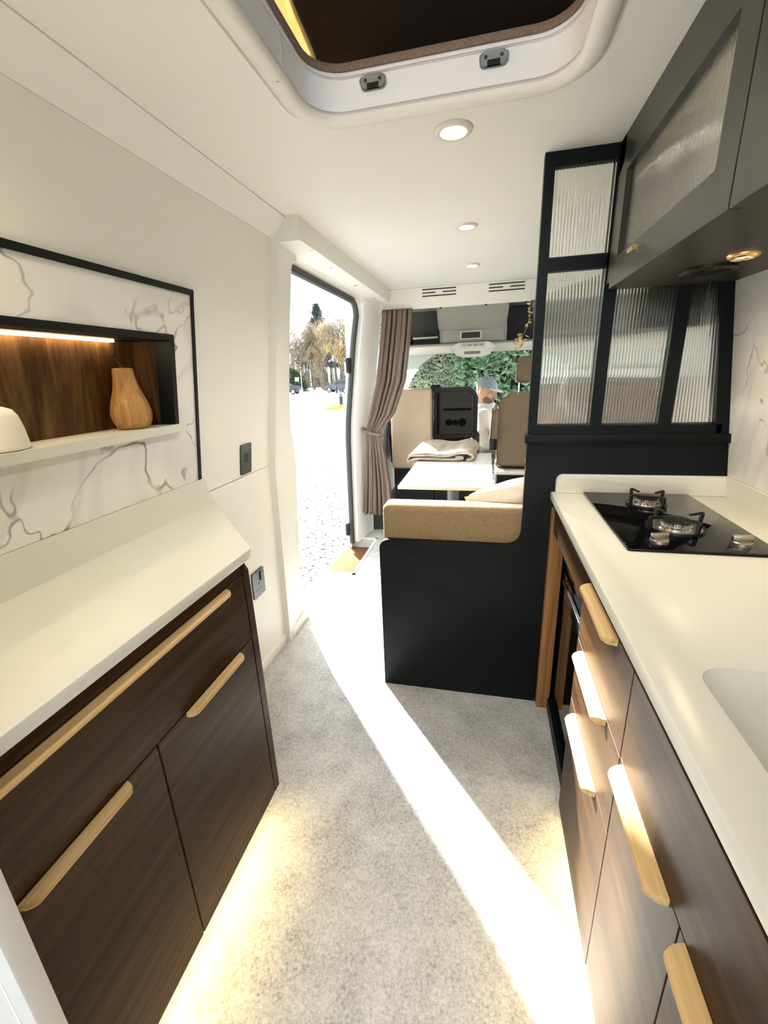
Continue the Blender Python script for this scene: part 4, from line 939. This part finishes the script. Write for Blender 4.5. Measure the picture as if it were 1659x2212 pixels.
def car(loc, rz, col, label, suv=0):
    t = thing('parked_car', (0, 0, 0), label, 'car', 'cars parked across the yard'); hz = .10*suv
    side = [(-2.15, .35), (-2.2, .62), (-2.12, .86+hz), (-1.95, .95+hz), (-1.72, 1.40+hz), (-1.45, 1.50+hz), (-.1, 1.53+hz), (.25, 1.46+hz), (.95, .98+hz), (1.75, .88+hz), (2.1, .72), (2.18, .45), (2.1, .28)]
    for cx in (1.35, -1.35): pass
    lower = [(1.75, .26)]+[(1.35+.40*math.cos(a), .30+.36*math.sin(a)) for a in [PI*k/8 for k in range(9)]]+[(-1.35+.40*math.cos(a), .30+.36*math.sin(a)) for a in [PI*k/8 for k in range(9)]]+[(-1.95, .28)]
    poly = side+lower
    MB().prism(poly, lambda u, v, w: (u, w*(1-.22*max(0, v-.95)), v), -.88, .88, bev=.03).build('body', col, t)
    gl = plain('car_glass', (.02, .025, .03), .08)
    for s in (-1, 1):
        MB().prism([(-1.75, 1.0+hz), (-1.60, 1.38+hz), (-.25, 1.42+hz), (.15, 1.36+hz), (.68, 1.0+hz)], lambda u, v, w: (u, s*(w+.876*(1-.22*max(0, v-.95))), v), -.01, .006).build('side_window', gl, t)
        for cx in (1.35, -1.35):
            wh = MB().lathe([(.20, 0), (.31, .0), (.325, .03), (.325, .17), (.31, .20)], (cx, s*.88-(.20 if s > 0 else 0), .325), 24, 'y').build('wheel', plain('tyre', (.02, .02, .02), .8), t)
            MB().lathe([(0, .0), (.20, .0), (.205, .012)], (cx, s*.885-(.012 if s > 0 else 0), .325), 16, 'y').build('hub', plain('alloy', (.55, .56, .57), .4, .6), wh)
    MB().prism([(-1.86, 1.02+hz), (-1.69, 1.38+hz)], lambda u, v, w: (u-.03, w, v), -.6, .6) if False else None
    t.location = loc; t.rotation_euler = (0, 0, rz); return t
P_DARK = plain('dark_blue_car_paint', (.012, .016, .024), .25, coat=.4); P_GREY = plain('slate_car_paint', (.045, .053, .062), .25, coat=.4); P_BLUE = plain('blue_grey_car_paint', (.025, .031, .05), .25, coat=.4)
car((-24.8, 52.5, GZ+.012), math.radians(6), P_DARK, 'dark estate car parked at the left under the trees', 1)
car((-18.3, 55.5, GZ+.012), math.radians(180), P_GREY, 'slate hatchback parked behind the slim black post')
car((-14.4, 50.2, GZ+.012), math.radians(178), P_BLUE, 'blue-grey car parked beside the door edge', 1)

# trees across the yard
BARK = plain('grey_brown_bark', (.15, .12, .09), .95, var=.3, vs_=3)
def tree(loc, h, seed, label, twig, dens=1.0, lean=0, spread=1.0):
    rg = random.Random(seed); t = thing('bare_tree', loc, label, 'tree', 'trees across the yard'); tm = MB(); tw = MB(); tips = []
    def grow(p, d, ln, r, lv):
        pts = [p]; rad = [r]; q = p.copy(); dd = d.copy()
        for k in range(3):
            dd = (dd+Vector((rg.uniform(-.16, .16), rg.uniform(-.16, .16), rg.uniform(-.02, .12)))).normalized(); q = q+dd*ln/3; pts.append(q.copy()); rad.append(r*(1-.16*(k+1)))
        tm.tube(pts, rad, 6 if lv < 2 else 4, False)
        if lv >= 4: tips.append((q, dd)); return
        if lv >= 1: tips.append((pts[2], dd)); tips.append((pts[1], dd))
        for k in range(3 if lv < 3 else 2):
            a = rg.uniform(0, 2*PI); e = rg.uniform(.35, .85)*spread; s = Vector((math.cos(a), math.sin(a), 0)); nd = (dd*math.cos(e)+s*math.sin(e)+Vector((0, 0, .15))).normalized()
            grow(pts[rg.choice((1, 2, 3, 3))], nd, ln*rg.uniform(.6, .8), r*.55, lv+1)
    grow(Vector(loc), Vector((lean, 0, 1)).normalized(), h*.30, h*.015, 0)
    for p, d in tips:
        for k in range(int(8*dens)):
            a = (d+Vector((rg.uniform(-1, 1), rg.uniform(-1, 1), rg.uniform(-.5, 1)))).normalized(); ln = rg.uniform(.06, .13)*h; s = a.cross(Vector((rg.random(), rg.random(), .3))).normalized()*h*.0036
            o = p+Vector((rg.uniform(-.3, .3), rg.uniform(-.3, .3), rg.uniform(-.3, .3))); tw.add([o-s, o+s, o+a*ln+Vector((0, 0, .05*ln))], [(0, 1, 2)])
            for m in range(2):
                c = o+a*ln*rg.uniform(.3, 1); u = Vector((rg.uniform(-1, 1), rg.uniform(-1, 1), rg.uniform(-1, 1))).normalized()*h*.0075; v = u.cross(a); tw.add([c, c+u, c+v], [(0, 1, 2)])
    tm.build('trunk_and_branches', BARK, t, 60); o = tw.build('twigs', twig, t, 0); o['kind'] = 'stuff'; return t
TW1 = plain('pale_straw_twigs', (.33, .27, .16), .95, var=.3, vs_=2); TW2 = plain('grey_brown_twigs', (.22, .19, .14), .95, var=.3, vs_=2); TW3 = plain('golden_twigs', (.42, .31, .13), .95, var=.2, vs_=2)
for x, y, h, sd, tw, dn, ln, lab in (
    (-29.6, 66, 13.0, 1, TW2, 1.1, .10, 'bare tree with forked trunk nearest the door pillar'),
    (-27.3, 69, 13.5, 2, TW1, 1.1, -.05, 'bare straw-coloured tree just left of the conifer'),
    (-24.6, 66, 12.5, 3, TW1, 1.1, 0, 'pale straw-coloured bare tree in the middle of the yard edge'),
    (-22.6, 70, 12.5, 4, TW2, 1.0, .1, 'thin grey bare tree behind the slim black post'),
    (-20.0, 66, 12.5, 5, TW3, 1.3, 0, 'golden bare tree nearest the far door edge'),
    (-34.5, 80, 12.5, 6, TW2, 1.0, 0, 'tall grey bare tree far behind the leftmost car'),
    (-30.8, 83, 12.0, 8, TW2, 1.0, 0, 'grey bare tree far behind the conifer'),
    (-27.0, 82, 11.5, 9, TW2, 1.0, 0, 'grey bare tree far behind the golden tree')):
    tree((x, y, GZ), h, sd, lab, tw, dn, ln)
co_t = thing('conifer_tree', (-28.6, 76, GZ), 'dark blue-green conifer rising above the bare trees', 'tree', 'trees across the yard'); rg = random.Random(21); nd = MB(); tk = MB().tube([(-28.6, 76, GZ), (-28.6, 76, GZ+13.9)], [.3, .04], 8)
for k in range(260):
    z = rg.uniform(4, 13.6); R_ = (14.6-z)*.50*rg.uniform(.35, 1.1); a = rg.uniform(0, 2*PI); e = Vector((-28.6+R_*math.cos(a), 76+R_*math.sin(a), GZ+z-R_*.15)); s0 = Vector((-28.6, 76, GZ+z)); tk.tube([s0, e], [.05, .02], 4, False)
    for m in range(int(16+16*R_)):
        c = s0.lerp(e, rg.uniform(.25, 1.05))+Vector((rg.uniform(-.35, .35), rg.uniform(-.35, .35), rg.uniform(-.3, .3))); u = Vector((rg.uniform(-1, 1), rg.uniform(-1, 1), rg.uniform(-1, 1))).normalized()*.34; v = u.cross(Vector((0, 0, 1)))*.8; nd.add([c, c+u, c+v], [(0, 1, 2)])
tk.build('trunk_and_branches', BARK, co_t); nd.build('needles', plain('conifer_needles', (.06, .085, .085), .9, var=.3, vs_=2), co_t, 0)['kind'] = 'stuff'
sh = thing('evergreen_shrub', (-29.0, 62, GZ), 'dark green evergreen shrub behind the leftmost car', 'shrub'); lm = MB(); rg = random.Random(31)
for k in range(2600):
    a = rg.uniform(0, 2*PI); e = math.acos(rg.uniform(0, 1)); r = rg.uniform(.75, 1); c = Vector((-29.0+3.6*r*math.sin(e)*math.cos(a), 62+1.6*r*math.sin(e)*math.sin(a), GZ+3.6*r*math.cos(e))); u = Vector((rg.uniform(-1, 1), rg.uniform(-1, 1), rg.uniform(-1, 1))).normalized()*.22; v = u.cross(Vector((rg.random(), rg.random(), 1))); lm.add([c-v*.5, c+u, c+v*.5, c-u], [(0, 1, 2), (0, 2, 3)])
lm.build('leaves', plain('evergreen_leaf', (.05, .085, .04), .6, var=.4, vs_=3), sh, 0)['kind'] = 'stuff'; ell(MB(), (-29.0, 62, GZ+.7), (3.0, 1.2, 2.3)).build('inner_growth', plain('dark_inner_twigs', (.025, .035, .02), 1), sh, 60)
wb = MB(); rg = random.Random(77)
for k in range(300):
    x = lerp(-46, -12, k/299)+rg.uniform(-.2, .2); y = rg.uniform(84, 90); z = rg.uniform(3, 8); r = rg.uniform(.08, .22); wb.tube([(x, y, GZ), (x+rg.uniform(-.4, .4), y, GZ+z)], [r, r*.4], 5, False)
for k in range(900):
    x = rg.uniform(-46, -12); y = rg.uniform(80, 86); c = Vector((x, y, GZ+abs(rg.gauss(0, .9)))); u = Vector((rg.uniform(-1, 1), 0, rg.uniform(.2, 1))).normalized()*rg.uniform(.3, .8); wb.add([c-Vector((.12, 0, 0)), c+Vector((.12, 0, 0)), c+u], [(0, 1, 2)])
wbo = wb.build('woodland_edge', plain('woodland_haze_brown', (.20, .17, .13), 1), None, 0); wbo['kind'] = 'stuff'; tag(wbo, 'row of thin trunks at the edge of the wood behind the cars', 'woodland')
# laurel hedge and shrubbery in front of the windscreen
def hedge(name, x0, x1, y, zt, n, leaf, seed, lmat, label, cat):
    t = thing(name, ((x0+x1)/2, y, GZ), label, cat); rg = random.Random(seed); lm = MB()
    for k in range(n):
        x = rg.uniform(x0, x1); z = rg.uniform(0, zt*(.92+.08*math.sin(x*2.3))); dep = .30*math.sin(x*1.9+z)+.22*math.sin(z*2.7-x)
        c = Vector((x, y+dep+rg.uniform(-.22, .16), GZ+z)); d = Vector((rg.uniform(-1, 1), rg.uniform(-.9, .1), rg.uniform(-1, .25))).normalized(); s = d.cross(Vector((rg.uniform(-.5, .5), 1, rg.uniform(-.5, .5)))).normalized(); l = leaf*rg.uniform(.6, 1.25); nn = d.cross(s)*l*.10
        lm.add([c, c+d*l*.45+s*l*.21+nn, c+d*l, c+d*l*.45-s*l*.21+nn, c+d*l*.5-nn], [(0, 1, 4), (1, 2, 4), (2, 3, 4), (3, 0, 4)])
    lm.build('leaves', lmat, t, 0)['kind'] = 'stuff'
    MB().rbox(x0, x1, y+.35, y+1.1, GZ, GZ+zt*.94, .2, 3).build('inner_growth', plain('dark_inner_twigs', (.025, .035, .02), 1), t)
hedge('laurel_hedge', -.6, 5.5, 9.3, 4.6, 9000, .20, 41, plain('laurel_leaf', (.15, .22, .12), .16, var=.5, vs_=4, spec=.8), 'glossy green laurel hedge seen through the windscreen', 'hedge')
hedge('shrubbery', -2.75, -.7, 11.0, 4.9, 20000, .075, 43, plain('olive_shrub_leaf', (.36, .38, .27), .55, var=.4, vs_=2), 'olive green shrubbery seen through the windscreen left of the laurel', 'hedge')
